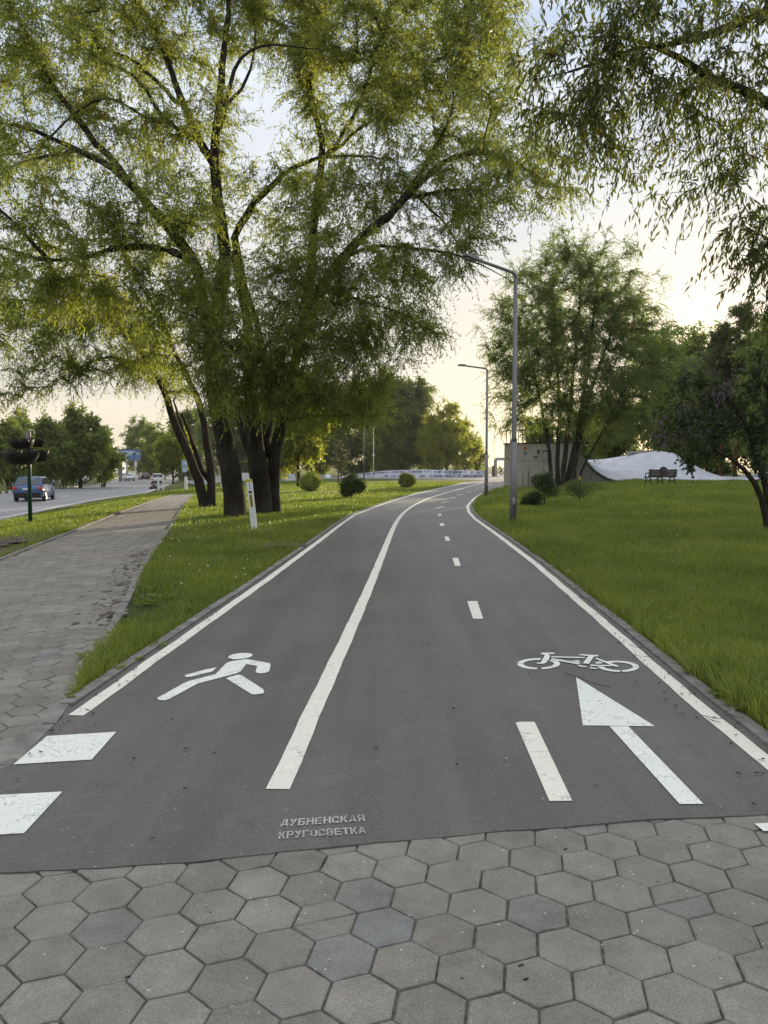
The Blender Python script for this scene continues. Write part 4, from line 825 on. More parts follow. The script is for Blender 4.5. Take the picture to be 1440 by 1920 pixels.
# ------------------------------------------------------------------ grass
def lawn_at(x, y):
    r = (x > f_(XE, y)+.20+.02*np.sin(y*9)) & (y > 3.8+.08*(x-2))
    l = (x < f_(XL, y)-.20) & ((x > f_(SR, y)+.04) | (y > 40.5)) & (y > 4.78) & (x > f_(RN, y)+.2)
    v = (x < f_(SL, y)-.10) & (x > f_(RN, y)+.2)
    fv = (x < f_(RF, y)-.2)
    pz = (y > 86) & (x > -12)
    sb = (y > 54) & (y < 60) & (x > 9.2)
    return (r | l | v | fv) & ~pz & ~sb
def patchy(x, y): return .5+.5*np.sin(x*1.7+1.3*np.sin(y*.9))*np.sin(y*1.3+1.1*np.sin(x*.8+2))
def build_grass():
    rg = np.random.default_rng(5); N = 560000
    y = 3.9*(75/3.9)**rg.uniform(0, 1, N); half = y*.56+1.2; x = rg.uniform(-1, 1, N)*half
    k = lawn_at(x, y); x, y = x[k], y[k]; right_ = x > f_(XE, y)
    bare = np.exp(-((x+2.9)**2/.5+(y-8.1)**2/1.6))+1.0*np.exp(-(((x-f_(SL, y)+.85)**2/.55+(y-14.2)**2/5.0)))+.9*np.exp(-((x+4.6)**2/.7+(y-20.3)**2/.7))
    sc_ = np.maximum(1, y/7.5); h = np.where(right_, .115, .065)*(.55+.55*patchy(x, y)+.55*patchy(x*4.3+1, y*4.1))*rg.uniform(.4, 1.45, len(x))
    edge = np.clip((x-f_(XE, y)-.2)/1.4, 0, 1); h = np.where(right_, h*(1.35-.35*edge), h)*np.where(y > 14, np.clip(1.15-.006*y, .6, 1), 1)
    tip_ = np.exp(-((x+2.1)**2/.25+(y-6.2)**2/2.5)); h *= 1+.25*tip_*(x < 0)
    keep = rg.uniform(0, 1, len(x)) > bare*1.3; x, y, h, sc_ = x[keep], y[keep], h[keep], sc_[keep]
    n = len(x); z = terr(x, y)-.03; a = rg.uniform(0, 6.283, n); w_ = .0062*rg.uniform(.5, 1.6, n)*sc_**.92; lean = h*rg.uniform(.15, 1.15, n); la = rg.uniform(0, 6.283, n)
    bx, by = np.cos(a)*w_/2, np.sin(a)*w_/2; lx, ly = np.cos(la)*lean, np.sin(la)*lean; hh = h+.03
    V_ = np.stack([np.stack([x-bx, y-by, z], 1), np.stack([x+bx, y+by, z], 1), np.stack([x+bx*.8+lx*.35, y+by*.8+ly*.35, z+hh*.62], 1),
                   np.stack([x-bx*.8+lx*.35, y-by*.8+ly*.35, z+hh*.62], 1), np.stack([x+lx, y+ly, z+hh], 1)], 1).reshape(-1, 3)
    i = np.arange(n)[:, None]*5; T = np.concatenate([i+np.array([[0, 1, 2]]), i+np.array([[0, 2, 3]]), i+np.array([[3, 2, 4]])])
    rnd = np.repeat(np.clip(.75*rg.uniform(0, 1, n)**1.3+.35*(.5+.5*np.sin(x*.9+y*.35)*np.sin(y*.6-x*.4))*.8+rg.normal(0, .08, n), 0, 1), 5)
    tag(npmesh('grass', V_, T, M['grassblade'], attrs={'rnd': rnd}), kind='stuff')
    # broad weeds at the near tip of the lawn and white clover or dandelion clocks
    m = 150; P = []
    fx = rg.uniform(-1, 1, 2600); fy = 9*(60/9)**rg.uniform(0, 1, 2600); fx = fx*(fy*.55); k = lawn_at(fx, fy) & (fx < 3) & (fx > f_(SR, fy)) & (fy < 45) & (rg.uniform(0, 1, 2600) < .09)
    fx2 = rg.uniform(3, 22, 500); fy2 = rg.uniform(14, 42, 500); k2 = lawn_at(fx2, fy2) & (rg.uniform(0, 1, 500) < .5)
    gx = -4.3-.19*(np.linspace(14, 30, 60)-14)+rg.normal(0, .2, 60)+.35; gy = np.linspace(14, 30, 60)
    X = np.concatenate([fx[k], gx]); Y = np.concatenate([fy[k], gy])
    def heads(name, X, Y, r, mt, hh, w0):
        n = len(X); Z = terr(X, Y)+hh*rg.uniform(.6, 1.2, n); o6 = np.array([(1,0,0),(-1,0,0),(0,1,0),(0,-1,0),(0,0,1),(0,0,-1)]); rr = r*rg.uniform(.7, 1.2, n)
        V_ = (np.stack([X, Y, Z], 1)[:, None]+o6[None]*rr[:, None, None]).reshape(-1, 3)
        f8 = np.array([(0,2,4),(2,1,4),(1,3,4),(3,0,4),(2,0,5),(1,2,5),(3,1,5),(0,3,5)]); Fc = (np.arange(n)[:, None, None]*6+f8[None]).reshape(-1, 3)
        tag(npmesh(name, V_, Fc, mt), kind='stuff')
    heads('white_flowers', X, Y, .013, M['white'], .10, 0); heads('yellow_flowers', fx2[k2], fy2[k2], .018, M['dandelion'], .11, 0)
M['dandelion'] = mat('dandelion_yellow', (.55, .48, .10), .7, var=.2)
build_grass()
def plantain():
    rg = np.random.default_rng(9); V = []; Fc = []
    spots = [(-2.05, 5.55), (-2.0, 5.9), (-2.35, 6.5), (-2.2, 6.9), (-2.1, 5.2), (-1.95, 6.3), (-2.5, 7.3), (-2.08, 4.95)]
    rn = []; q = 0
    while q < 420:
        sy = 4.2*(18/4.2)**rg.uniform(); sx = rg.uniform(-.5, .55)*sy+rg.uniform(-.5, .5)
        if lawn_at(np.array(sx), np.array(sy)) and sx > f_(SR, sy): spots.append((sx, sy)); q += 1
    for sx, sy in spots:
        for k in range(10):
            a = rg.uniform(0, 6.28); L_ = rg.uniform(.05, .12); u = np.array((math.cos(a), math.sin(a), rg.uniform(.2, 1.0))); u /= np.linalg.norm(u); s_ = np.array((-math.sin(a), math.cos(a), 0))*.022
            p = np.array((sx+rg.normal(0, .035), sy+rg.normal(0, .035), float(terr(sx, sy))+(0 if sx < 0 else rg.uniform(.0, .05)))); b = len(V); V += [p, p+u*L_*.5+s_, p+u*L_+np.array((0, 0, -.02)), p+u*L_*.5-s_]; Fc.append((b, b+1, b+2, b+3)); rn += [rg.uniform(0, 1)]*4
    tag(npmesh('weeds', np.array(V), np.array(Fc), M['mapleleaf'], attrs={'rnd': np.array(rn)}), kind='stuff')
plantain()
# soil spilled on the sidewalk edge and litter on the path
def blotch(name, pts, rad, mt, dz, seed, parent=None):
    rg = np.random.default_rng(seed); mb = MB()
    for (x, y), r in zip(pts, rad):
        n = 14; P = []
        for k in range(n):
            a = 2*math.pi*k/n; q = r*rg.uniform(.55, 1.15); P.append((x+math.cos(a)*q*.7, y+math.sin(a)*q*1.4, float(terr(x, y))+dz))
        mb.poly(P)
        dz += .00002
    return mb.build(name, mt, parent, tri=True)
rg_ = np.random.default_rng(3); pts = []; rad = []
for k in range(230):
    yy = rg_.uniform(7.2, 13.8); pts.append((float(f_(SR, yy))-.06-abs(rg_.normal(0, .13))*(1+.1*(yy-7)), yy)); rad.append(.012+.05*rg_.uniform()**3)
tag(blotch('spilled_soil', pts, rad, M['dirt'], .003, 2), kind='stuff')
pts = [(float(f_(SL, yy))-.40-rg_.uniform(0, 1.1), yy) for yy in np.linspace(11.5, 16.8, 22)]
tag(blotch('bare_soil', pts, [.5]*22, M['dirt'], .004, 4), kind='stuff')
mb = MB()
for k in range(330):
    x = rg_.uniform(-1.8, 2.3); y = 2.9*(12/2.9)**rg_.uniform(0, 1)
    if rg_.uniform() < .75: x = float(f_(XE, y))+rg_.uniform(-.35, .15)*rg_.uniform() if rg_.uniform() < .6 else float(f_(XL, max(y, 4.6)))+rg_.uniform(-.12, .25)*rg_.uniform()
    a = rg_.uniform(0, 3.14); L_ = rg_.uniform(.006, .045); u = Vector((math.cos(a), math.sin(a), 0)); p = Vector((x, y, .020)); s_ = Vector((-u.y, u.x, 0))*L_*.22
    mb.add([p-u*L_/2, p+s_, p+u*L_/2+Vector((0, 0, .003)), p-s_], [(0, 1, 2, 3)])
for pts in ([(940+345/2.88,1180+235/2.88),(940+430/2.88,1180+265/2.88),(940+510/2.88,1180+296/2.88),(940+590/2.88,1180+312/2.88)],):
    P = []
    for px, py in pts: r = ray(px, py); kk = (.02-CAMH)/r[2]; P.append((r[0]*kk, r[1]*kk, .021))
    mb.tube(P, .0022, 5)
for k in range(26):
    y = 4.3*(11/4.3)**rg_.uniform(0, 1); x = float(f_(XE, y))+rg_.uniform(-.12, .2); a = rg_.uniform(0, 3.14); L_ = rg_.uniform(.05, .16); p = Vector((x, y, .028))
    u = Vector((math.cos(a), math.sin(a), 0)); s_ = Vector((-u.y, u.x, 0))*L_*.15; mb.tube([p-u*L_/2, p+s_, p+u*L_/2], .0018, 4)
tag(mb.build('twig_litter', M['bark2']), kind='stuff')
mb = MB()
for k in range(60):
    x = rg_.uniform(-2, 2.2); y = 1.9*(8/1.9)**rg_.uniform(0, 1); s_ = rg_.uniform(.003, .008); mb.box((x, y, .014+s_/2), (s_, s_*1.5, s_*.7), rz=rg_.uniform(0, 3))
tag(mb.build('grit', M['stone']), kind='stuff')
# dry leaf and spit marks on the pavers: two dark twigs, a pale spot
mb = MB()
for (px, py) in ((240,1834),(977,1812),(986,1838),(1060,1594)): p = G(px, py); mb.tube([(p.x-.008, p.y-.003, .004), (p.x+.008, p.y+.003, .005)], .0025, 5)
tag(mb.build('leaf_crumbs', M['black']), kind='stuff')
# ------------------------------------------------------------------ lamp posts
def lamp_post(label, base, H, d_head, mt=None):
    """base Vector; d_head: vector from pole top to lamp head"""
    e_ = empty('street_lamp', base, 0, label, 'street lamp', 'grey lamp posts along the cycle path'); mt = mt or M['lampgrey']
    m = MB(); m.tube([(0, 0, -.1), (0, 0, H*.34)], [.092, .085], 14); m.tube([(0, 0, H*.34), (0, 0, H*.36), (0, 0, H-.12)], [.085, .062, .052], 14); m.box((0, -.088, .6), (.08, .02, .28)); m.build('pole', mt, e_, True).data.polygons
    h = Vector(d_head); m = MB(); c0 = Vector((0, 0, H-.14)); m.tube([c0, c0+Vector((0, 0, .08)), c0+Vector((h.x*.03, h.y*.03, .14)), c0+Vector((h.x*.09, h.y*.09, .16+h.z*.07)), c0+h*.78+Vector((0, 0, .14))], [.05, .048, .045, .042, .036], 10); m.build('arm', mt, e_, True)
    a0 = c0+h*.72+Vector((0, 0, .16)); a1 = c0+h+Vector((0, 0, .14)); dr = (a1-a0); L_ = dr.length; dr.normalize(); sd_ = dr.cross(Vector((0, 0, 1))).normalized(); up = sd_.cross(dr)
    m = MB(); V = []
    for t, wd, th in ((0, .035, .03), (.2, .10, .045), (.75, .13, .04), (1, .09, .018)):
        c = a0+dr*L_*t; V += [c-sd_*wd-up*th, c+sd_*wd-up*th, c+sd_*wd*.8+up*th, c-sd_*wd*.8+up*th]
    Fc = [(0, 1, 2, 3), (12, 15, 14, 13)]
    for k in range(3):
        for q in range(4): Fc.append((k*4+q, k*4+4+q, k*4+4+(q+1) % 4, k*4+(q+1) % 4))
    m.add(V, Fc); m.build('lamp_head', mt, e_); m = MB(); c = a0+dr*L_*.58-up*.047; m.add([c-dr*.16-sd_*.08, c+dr*.16-sd_*.09, c+dr*.16+sd_*.09, c-dr*.16+sd_*.08], [(0, 1, 2, 3)]); m.build('lamp_glass', M['glass'], e_)
    return e_
for (px, py, top, hx, hy, lb) in ((962,987,514,870,478,'tall grey lamp post, the nearest, rising from the right lawn edge'), (911.5,933,692,859,684,'grey lamp post in the bend of the cycle path, second along the right side')):
    b = G(px, py); T_ = W(px+(5 if px > 950 else 1), top, b.y); hd = W(hx, hy, b.y-.9 if px > 950 else b.y-.4)
    lamp_post(lb, b, T_.z-b.z, hd-Vector((b.x, b.y, T_.z)))
def pole_thing(name, label, cat, px, py, top, r, mt, group=None, d=None):
    b = G(px, py) if d is None else W(px, py, d); T_ = W(px, top, b.y); e_ = empty(name, b, 0, label, cat, group)
    m = MB(); m.tube([(0, 0, -.1), (0, 0, T_.z-b.z)], [r, r*.7], 8); m.build('pole', mt, e_, True); return e_, T_.z-b.z, b
e_, H, b = pole_thing('street_lamp', 'dark lamp post standing before the left end of the long white wall', 'street lamp', 682.5, 899, 770, .09, M['lampgrey'])
m = MB(); m.tube([(0, 0, H-.1), (.1, 0, H+.1), (1.2, 0, H+.35)], .05, 8); m.build('arm', M['lampgrey'], e_); m = MB(); m.box((1.55, 0, H+.42), (.7, .25, .1), ry=-.15, taper=.8); m.build('lamp_head', M['lampgrey'], e_)
e_, H, b = pole_thing('camera_mast', 'thin pole carrying a small white box and floodlights behind the white wall end', 'pole', 700.5, 896, 800, .06, M['white'])
m = MB(); m.box((0, -.1, (896-854)/F*b.y+.05), (.26, .2, .3)); m.build('junction_box', M['white'], e_, bevel=.02); m = MB(); m.box((-.1, 0, H), (.5, .1, .1)); m.box((.2, -.05, H-.12), (.25, .15, .2), rx=.4); m.box((-.3, -.05, H-.05), (.2, .15, .16), rx=.4); m.build('floodlight', M['lampgrey'], e_)
e_, H, b = pole_thing('flag_mast', 'very thin tall mast beyond the plaza gateway', 'mast', 926, 893.5, 800, .04, M['lampgrey'])
m = MB(); m.lathe([(0, H), (.08, H+.02), (.06, H+.12), (0, H+.15)], n=8); m.build('finial', M['lampgrey'], e_)
# ------------------------------------------------------------------ white marker post in front of the willows
b = G(477, 992); top = W(467, 898, b.y); lean = (top.x-b.x); H = top.z-b.z; e_ = empty('marker_post', b, .15, 'white square marker post with yellow cap and strip, leaning in front of the willows', 'marker post')
sh = lambda z: lean*z/H
def leanbox(m, z0, z1, w0, y0=0, w1=None, dep=None):
    w1 = w1 or w0; dep = dep or w0; V = []
    for z, w_ in ((z0, w0), (z1, w1)):
        for i, j in ((-1,-1),(1,-1),(1,1),(-1,1)): V.append((sh(z)+i*w_/2, y0+j*dep/2, z))
    m.add(V, [(3,2,1,0),(4,5,6,7),(0,1,5,4),(1,2,6,5),(2,3,7,6),(3,0,4,7)])
wd = 11.5/F*b.y*1.0
m = MB(); leanbox(m, -.1, H-.07, wd); m.build('post', M['white'], e_, bevel=.008)
m = MB(); leanbox(m, H-.07, H-.045, wd*1.14); leanbox(m, H-.045, H, wd*1.14, w1=wd*.7); m.build('cap', M['yellow'], e_, bevel=.01)
m = MB(); leanbox(m, H*.445, H*.70, wd*.46, -wd*.5-.003, dep=.006); m.build('yellow_strip', M['yellow'], e_)
m = MB(); leanbox(m, H*.72, H*.765, wd*.5, -wd*.5-.003, dep=.006); leanbox(m, H*.79, H*.86, wd*.08, -wd*.5-.003, dep=.006); leanbox(m, H*.88, H*.905, wd*.16, -wd*.5-.003, dep=.006)
for k in range(7): leanbox(m, H*(.46+k*.032), H*(.482+k*.032), wd*(.22 if k % 2 else .3), -wd*.5-.008, dep=.004)
m.build('lettering', M['black'], e_)
# small white bollards
for px, py, top, wd_, lb in ((297,920,894,.19,'white bollard beside the dark stump, broader of the pair by the road'), (306.5,920,890,.17,'taller thin white bollard, right one of the pair by the road'),
       (348.5,918.5,894,.19,'white bollard just left of the leaning willow stems'), (416,914,888,.19,'white bollard seen between the willow trunks')):
    b = G(px, py); H = (W(px, top, b.y)-b).z; e_ = empty('bollard', b, .2, lb, 'bollard', 'white bollards by the side street')
    m = MB(); m.box((0, 0, H*.5-.05), (wd_, wd_, H+.1), taper=.94); m.build('post', M['white'], e_, bevel=.01); m = MB(); m.box((0, 0, H+.015), (wd_*.97, wd_*.97, .03), taper=.6); m.build('cap', M['yellow'] if px < 300 else M['kerb'], e_)
b = G(289, 917); m = MB(); rg_ = np.random.default_rng(8)
me = bpy.data.meshes.new('tree_stump'); bm = bmesh.new(); bmesh.ops.create_icosphere(bm, subdivisions=3, radius=1)
for v in bm.verts: q = 1+.22*math.sin(v.co.x*5+1)*math.sin(v.co.y*4+v.co.z*3); v.co = Vector((v.co.x*.55*q, v.co.y*.4*q, max(-.1, v.co.z)*.42*q))
bm.to_mesh(me); bm.free(); o = link('tree_stump', me, M['bark2']); o.location = b; tag(o, 'low dark stump on the sunlit verge left of two bollards', 'stump')
# ------------------------------------------------------------------ rubber planter pole
b = G(57, 980); top = W(53, 808, b.y); H = top.z-b.z; px1 = b.y/F; e_ = empty('planter_pole', b, 0, 'dark green pole carrying four black scalloped rubber flower bowls on the road verge', 'planter pole')
lx = top.x-b.x
m = MB(); m.tube([(0, 0, -.1), (lx*.6, 0, H*.58), (lx, 0, H-.05)], [.062, .06, .058], 14); m.build('pole', M['green'], e_, True)
m = MB(); m.lathe([(0, H), (.07, H-.01), (.07, H-.3), (.06, H-.32)], (lx, 0, 0), 14); m.build('pole_top', M['steel'], e_, True)
def bowl(cx, cy, cz, R, Hb, lobes=8):
    m = MB(); n = 64; V = []; Fc = []; prof = [(.38, 0), (.62, .03), (.86, .30), (1.0, .72), (1.02, 1.0), (.97, .98), (.92, .7), (.75, .3), (.4, .12)]
    for r, z in prof:
        for k in range(n):
            th = 2*math.pi*k/n; sc2 = max(0, (z-.4)/.6); w_ = sc2*.40*abs(math.cos(th*lobes/2))**.6
            V.append((cx+R*r*math.cos(th)*(1+w_*.2), cy+R*r*math.sin(th)*(1+w_*.2), cz+Hb*(z-.24*sc2+w_)))
    for i in range(len(prof)-1):
        for k in range(n): Fc.append((i*n+k, i*n+(k+1) % n, (i+1)*n+(k+1) % n, (i+1)*n+k))
    m.add(V, Fc); m.add([V[k] for k in range(n)], [tuple(range(n))]); m.add([V[8*n+k] for k in range(n)], [tuple(range(n))]); return m.build('planter_bowl', M['black'], e_, True)
def zz(py): return (W(57, py, b.y)).z-b.z
xx = lambda px, dy=0: (px-720)/F*(b.y+dy)*1.0-b.x
bowl(xx(41, -.42), -.42, zz(871), 29*px1, zz(849)-zz(871), 8); bowl(xx(42, -.3), -.30, zz(842), 21*px1, zz(826)-zz(842), 8)
bowl(xx(78, .42), .42, zz(865), 14*px1, zz(846)-zz(865), 6); bowl(xx(74, .38), .38, zz(838), 12*px1, zz(824)-zz(838), 6)
m = MB()
for x, y in ((41, -.42), (42, -.3)): m.tube([(lx, 0, zz(868)), (xx(x, y), y, zz(868))], .02, 6)
m.tube([(xx(41, -.4), -.4, zz(878)), (xx(41, -.4), -.4, zz(830))], .022, 6); m.tube([(xx(66, .3), .3, zz(866)), (xx(66, .3), .3, zz(805)), (lx, 0, zz(806))], .018, 6); m.tube([(lx, 0, zz(842)), (xx(74, .38), .38, zz(840))], .018, 6); m.tube([(lx, 0, zz(866)), (xx(78, .42), .42, zz(864))], .018, 6)
m.tube([(lx*.5, 0, zz(873)), (xx(46), -.1, zz(882)), (xx(40), -.35, zz(876))], .018, 6); m.build('bracket', M['iron'], e_)
# ------------------------------------------------------------------ cars
def car(label, loc, rz, body, L_=4.3, Wd=1.78, H=1.5, kind='hatch', lit=True, group='cars on the road'):
    e_ = empty('parked_car' if 'parked' in label else 'car', loc, rz, label, 'car', group); hw = Wd/2; fr = -L_/2; n = []
    # stations: y (rear -, front +), z of the belt/hood line, half width
    st = [(-L_/2, .42, .70, .78), (-L_/2+.04, .30, .92, .90), (-L_/2+.25, .24, .98, .97), (-L_*.30, .20, .97, 1.0), (0, .18, .96, 1.0), (L_*.2, .18, .97, 1.0), (L_*.30, .2, .95, .98), (L_*.42, .22, .86, .93), (L_/2-.1, .26, .74, .86), (L_/2, .36, .60, .76)]
    if kind == 'pickup': st[0] = (-L_/2, .5, .95, .86); st[1] = (-L_/2+.03, .42, 1.02, .94); st[2] = (-L_/2+.2, .35, 1.05, .97)
    V = []; Fc = []
    for y, z0, z1, q in st:
        w_ = hw*q; V += [(-w_*.80, y, z0), (-w_*.97, y, z0+.10), (-w_, y, z0+(z1-z0)*.55), (-w_*.94, y, z1-.03), (-w_*.84, y, z1), (0, y, z1+.03), (w_*.84, y, z1), (w_*.94, y, z1-.03), (w_, y, z0+(z1-z0)*.55), (w_*.97, y, z0+.10), (w_*.80, y, z0)]
    k = 11
    for i in range(len(st)-1):
        for j in range(k): Fc.append((i*k+j, i*k+(j+1) % k, (i+1)*k+(j+1) % k, (i+1)*k+j))
    Fc += [tuple(range(k)), tuple(range((len(st)-1)*k, len(st)*k))[::-1]]
    m = MB(); m.add(V, Fc); bd = m.build('body', body, e_, True)
    # cabin
    if kind == 'pickup': cs = [(-L_/2+.12, -.30*L_/2-.25), (L_*.20, L_*.04)]
    elif kind == 'sedan': cs = [(-L_*.36, -L_*.22), (L_*.24, L_*.07)]
    else: cs = [(-L_/2+.16, -L_/2+.52), (L_*.24, L_*.07)]
    (rb, rt), (fb, ft) = cs
    if kind == 'pickup': rt = rb+.12
    zb, zt = .97, H; wb, wt = hw*.90, hw*.70
    def sec(y0, y1, t): y = y0+(y1-y0)*t; return (y, zb+(zt-zb)*t, wb+(wt-wb)*t)
    ys = [(rb, rt), (rb+.5, rt+.25), ((rb+fb)/2, (rt+ft)/2), (fb-.3, ft-.15), (fb, ft)]; V = []; Fc = []; ts = (0, .5, .92, 1.0)
    for a, c in ys:
        for t in ts: y, z, w_ = sec(a, c, t); V.append((-w_, y, z if t < 1 else z))
        V.append((0, c, zt+.03))
        for t in ts[::-1]: y, z, w_ = sec(a, c, t); V.append((w_, y, z))
    k = 9
    for i in range(4):
        for j in range(k-1): Fc.append((i*k+j, i*k+j+1, (i+1)*k+j+1, (i+1)*k+j))
    Fc += [tuple(range(k)), tuple(range(4*k, 5*k))[::-1]]; m = MB(); m.add(V, Fc); m.build('roof', body, e_, True)
    def pane(name, P): mm = MB(); mm.poly(P); return mm.build(name, M['glass'], e_)
    g = .012; y0, z0, w0 = sec(rb, rt, .12); y1, z1, w1 = sec(rb, rt, .86)
    pane('rear_window', [(-w0*.88, y0-g, z0), (w0*.88, y0-g, z0), (w1*.90, y1-g, z1), (-w1*.90, y1-g, z1)])
    y0, z0, w0 = sec(fb, ft, .08); y1, z1, w1 = sec(fb, ft, .9); pane('windscreen', [(-w0*.92, y0+g, z0), (w0*.92, y0+g, z0), (w1*.92, y1+g, z1), (-w1*.92, y1+g, z1)])
    for s_ in (-1, 1):
        for u0, u1 in ((.10, .36), (.40, .66), (.69, .93)):
            P = []
            for u, t in ((u0, .1), (u1, .1), (u1 if u1 < .9 else .88, .84), (u0 if u0 > .15 else .13, .84)):
                y, z, w_ = sec(rb+(fb-rb)*u, rt+(ft-rt)*u, t); P.append((s_*(w_+g), y, z))
            pane('side_window', P)
    for s_ in (-1, 1):
        m = MB(); m.box((s_*hw*.80, -L_/2-.0, .84), (hw*.34, .10, .15), rz=-s_*.25, taper=.85); t_ = m.build('tail_light', M['red'], e_, bevel=.02)
        m = MB(); m.box((s_*hw*.70, L_/2-.07, .66), (hw*.38, .14, .14), rz=s_*.35); m.build('headlight', M['headlamp'], e_, bevel=.02)
        m = MB(); m.box((s_*(hw+.08), L_*.17, 1.0), (.2, .1, .13)); m.build('wing_mirror', body, e_, bevel=.02)
        for yy in (-L_*.31, L_*.31):
            m = MB(); m.lathe([(.0, -.10), (.24, -.10), (.315, -.085), (.325, 0), (.315, .085), (.24, .10), (0, .10)], (s_*(hw-.10), yy, .325), 20, axis='X'); wh = m.build('wheel', M['tyre'], e_, True)
            m = MB(); m.lathe([(.0, .005), (.06, .012), (.09, -.01), (.20, .004), (.215, .012), (.225, 0)], (s_*(hw-.0)-(.0 if s_ > 0 else 0), yy, .325), 20, axis='X'); m.build('rim', M['rim'], wh, True)
    m = MB(); m.box((0, -L_/2-.005, .42), (Wd*.86, .12, .24)); m.build('rear_bumper', M['black'], e_, bevel=.03)
    m = MB(); m.box((0, -L_/2-.03, .78), (.52, .02, .11)); m.build('number_plate', M['plate'], e_); m = MB(); m.box((0, L_/2+.02, .42), (.52, .02, .11)); m.build('number_plate', M['plate'], e_)
    m = MB(); m.box((0, L_/2-.02, .50), (Wd*.6, .06, .16)); m.build('grille', M['black'], e_, bevel=.02)
    return e_
def on_road(px, py): return G(px, py)
blue = paintcar('car_blue', (.03, .08, .20)); silver = paintcar('car_silver', (.42, .45, .48)); wht = paintcar('car_white', (.62, .63, .64)); blk = paintcar('car_black', (.015, .018, .022))
b = on_road(66, 938); car('dark blue hatchback driving away, just behind the green planter pole', b, math.radians(14), blue, 4.3, 1.80, 1.50)
b = on_road(239, 902); car('silver hatchback coming towards the camera near the far kerb', b, math.radians(218), silver, 4.1, 1.7, 1.5)
b = on_road(270, 899.5); car('small black car driving away between the silver car and the white pickup', b, math.radians(28), blk, 4.3, 1.75, 1.5, 'hatch')
b = on_road(296, 908); car('white pickup driving away in the near lane beside the bollards', b, math.radians(16), wht, 4.9, 1.9, 1.66, 'pickup')
for px, d, a, cc, lb in ((112, 112, 80, wht, 'white parked car, left of the two seen under the maples'), (138, 114, 95, silver, 'pale parked car, right of the two seen under the maples'), (198, 150, 20, wht, 'white car far off, left of the silver hatchback')):
    p = W(px, 874, d); p.z = float(terr(p.x, p.y)); car(lb, p, math.radians(a), cc)
# ------------------------------------------------------------------ billboard, signs, bridge
d = 138; b = W(226, 890, d); b.z = float(terr(b.x, b.y)); T_ = W(226, 843, d); e_ = empty('billboard', b, 0, 'blue billboard on a pair of thin posts beyond the cars', 'billboard'); k_ = d/F
M['bb'] = mat('billboard_blue', (.10, .16, .34), .6, scale=.25, col2=(.18, .28, .48)); H = T_.z-b.z
m = MB(); m.box((18*k_, 0, H-10*k_), (40*k_, .3, 20*k_)); m.build('panel', M['bb'], e_)
m = MB(); m.box((18*k_, -.01, H), (41*k_, .4, .2)); m.box((18*k_, -.01, H-20*k_), (41*k_, .4, .2)); m.build('frame', M['steel'], e_)
m = MB(); m.box((14*k_, -.17, H-7*k_), (3, .04, .9)); m.box((30*k_, -.17, H-8*k_), (14*k_, .04, 5*k_)); m.box((8*k_, -.17, H-13*k_), (1.0, .04, .7)); m.build('picture_patch', mat('billboard_light', (.35, .45, .62), .6, var=.3, scale=1), e_)
for x in (-4, 2): m = MB(); m.tube([(x*k_*.5, 0, -.3), (x*k_*.5, 0, H-18*k_)], .18, 8); m.build('post', M['steel'], e_)
e_, H, b = pole_thing('street_lamp', 'pale lamp post in front of the blue billboard', 'street lamp', 238, 889, 850, .13, M['white'], None, 125)
m = MB(); m.box((.5, 0, H), (1.4, .3, .18)); m.build('lamp_head', M['white'], e_)
e_, H, b = pole_thing('road_sign', 'tall grey pole with a pale blue sign board left of the leaning willow stems', 'road sign', 341.5, 896, 861, .07, M['steel'], None, 88)
m = MB(); m.box((.33, -.06, H-.45), (.55, .03, .6), taper=.9); m.box((.33, -.06, H-1.15), (.55, .03, .7)); m.build('sign_board', mat('sign_pale', (.35, .45, .55), .5, var=.3, scale=3), e_)
e_, H, b = pole_thing('road_sign', 'short sign on a thin post right of the tall grey pole', 'road sign', 347, 897, 872, .04, M['steel'], None, 90)
m = MB(); m.box((0, -.06, H-.3), (.5, .03, .55)); m.build('sign_board', mat('sign_dark', (.10, .22, .26), .5, var=.3, scale=3), e_)
e_, H, b = pole_thing('road_sign', 'white striped post with a small plate between silver and black cars', 'road sign', 255, 897, 862, .08, M['white'], None, 150)
m = MB(); m.box((0, -.1, H-.9), (.5, .05, 1.0)); m.build('sign_board', M['white'], e_)
d = 300; b = W(192, 884, d); b.z = -1.2; e_ = empty('road_bridge', b, .05, 'long pale concrete bridge and bank far behind the road', 'bridge'); k_ = d/F
m = MB(); m.box((0, 0, 6.2), (90*k_, 8, 1.0)); m.build('deck', M['graf'], e_); m = MB(); m.box((0, -4.1, 7.2), (90*k_, .2, 1.0)); m.build('railing', M['steel'], e_)
for x in (-38, -20, 0, 20, 38): m = MB(); m.box((x*k_, 0, 2.8), (1.4, 6, 6.2)); m.build('pier', M['graf'], e_)
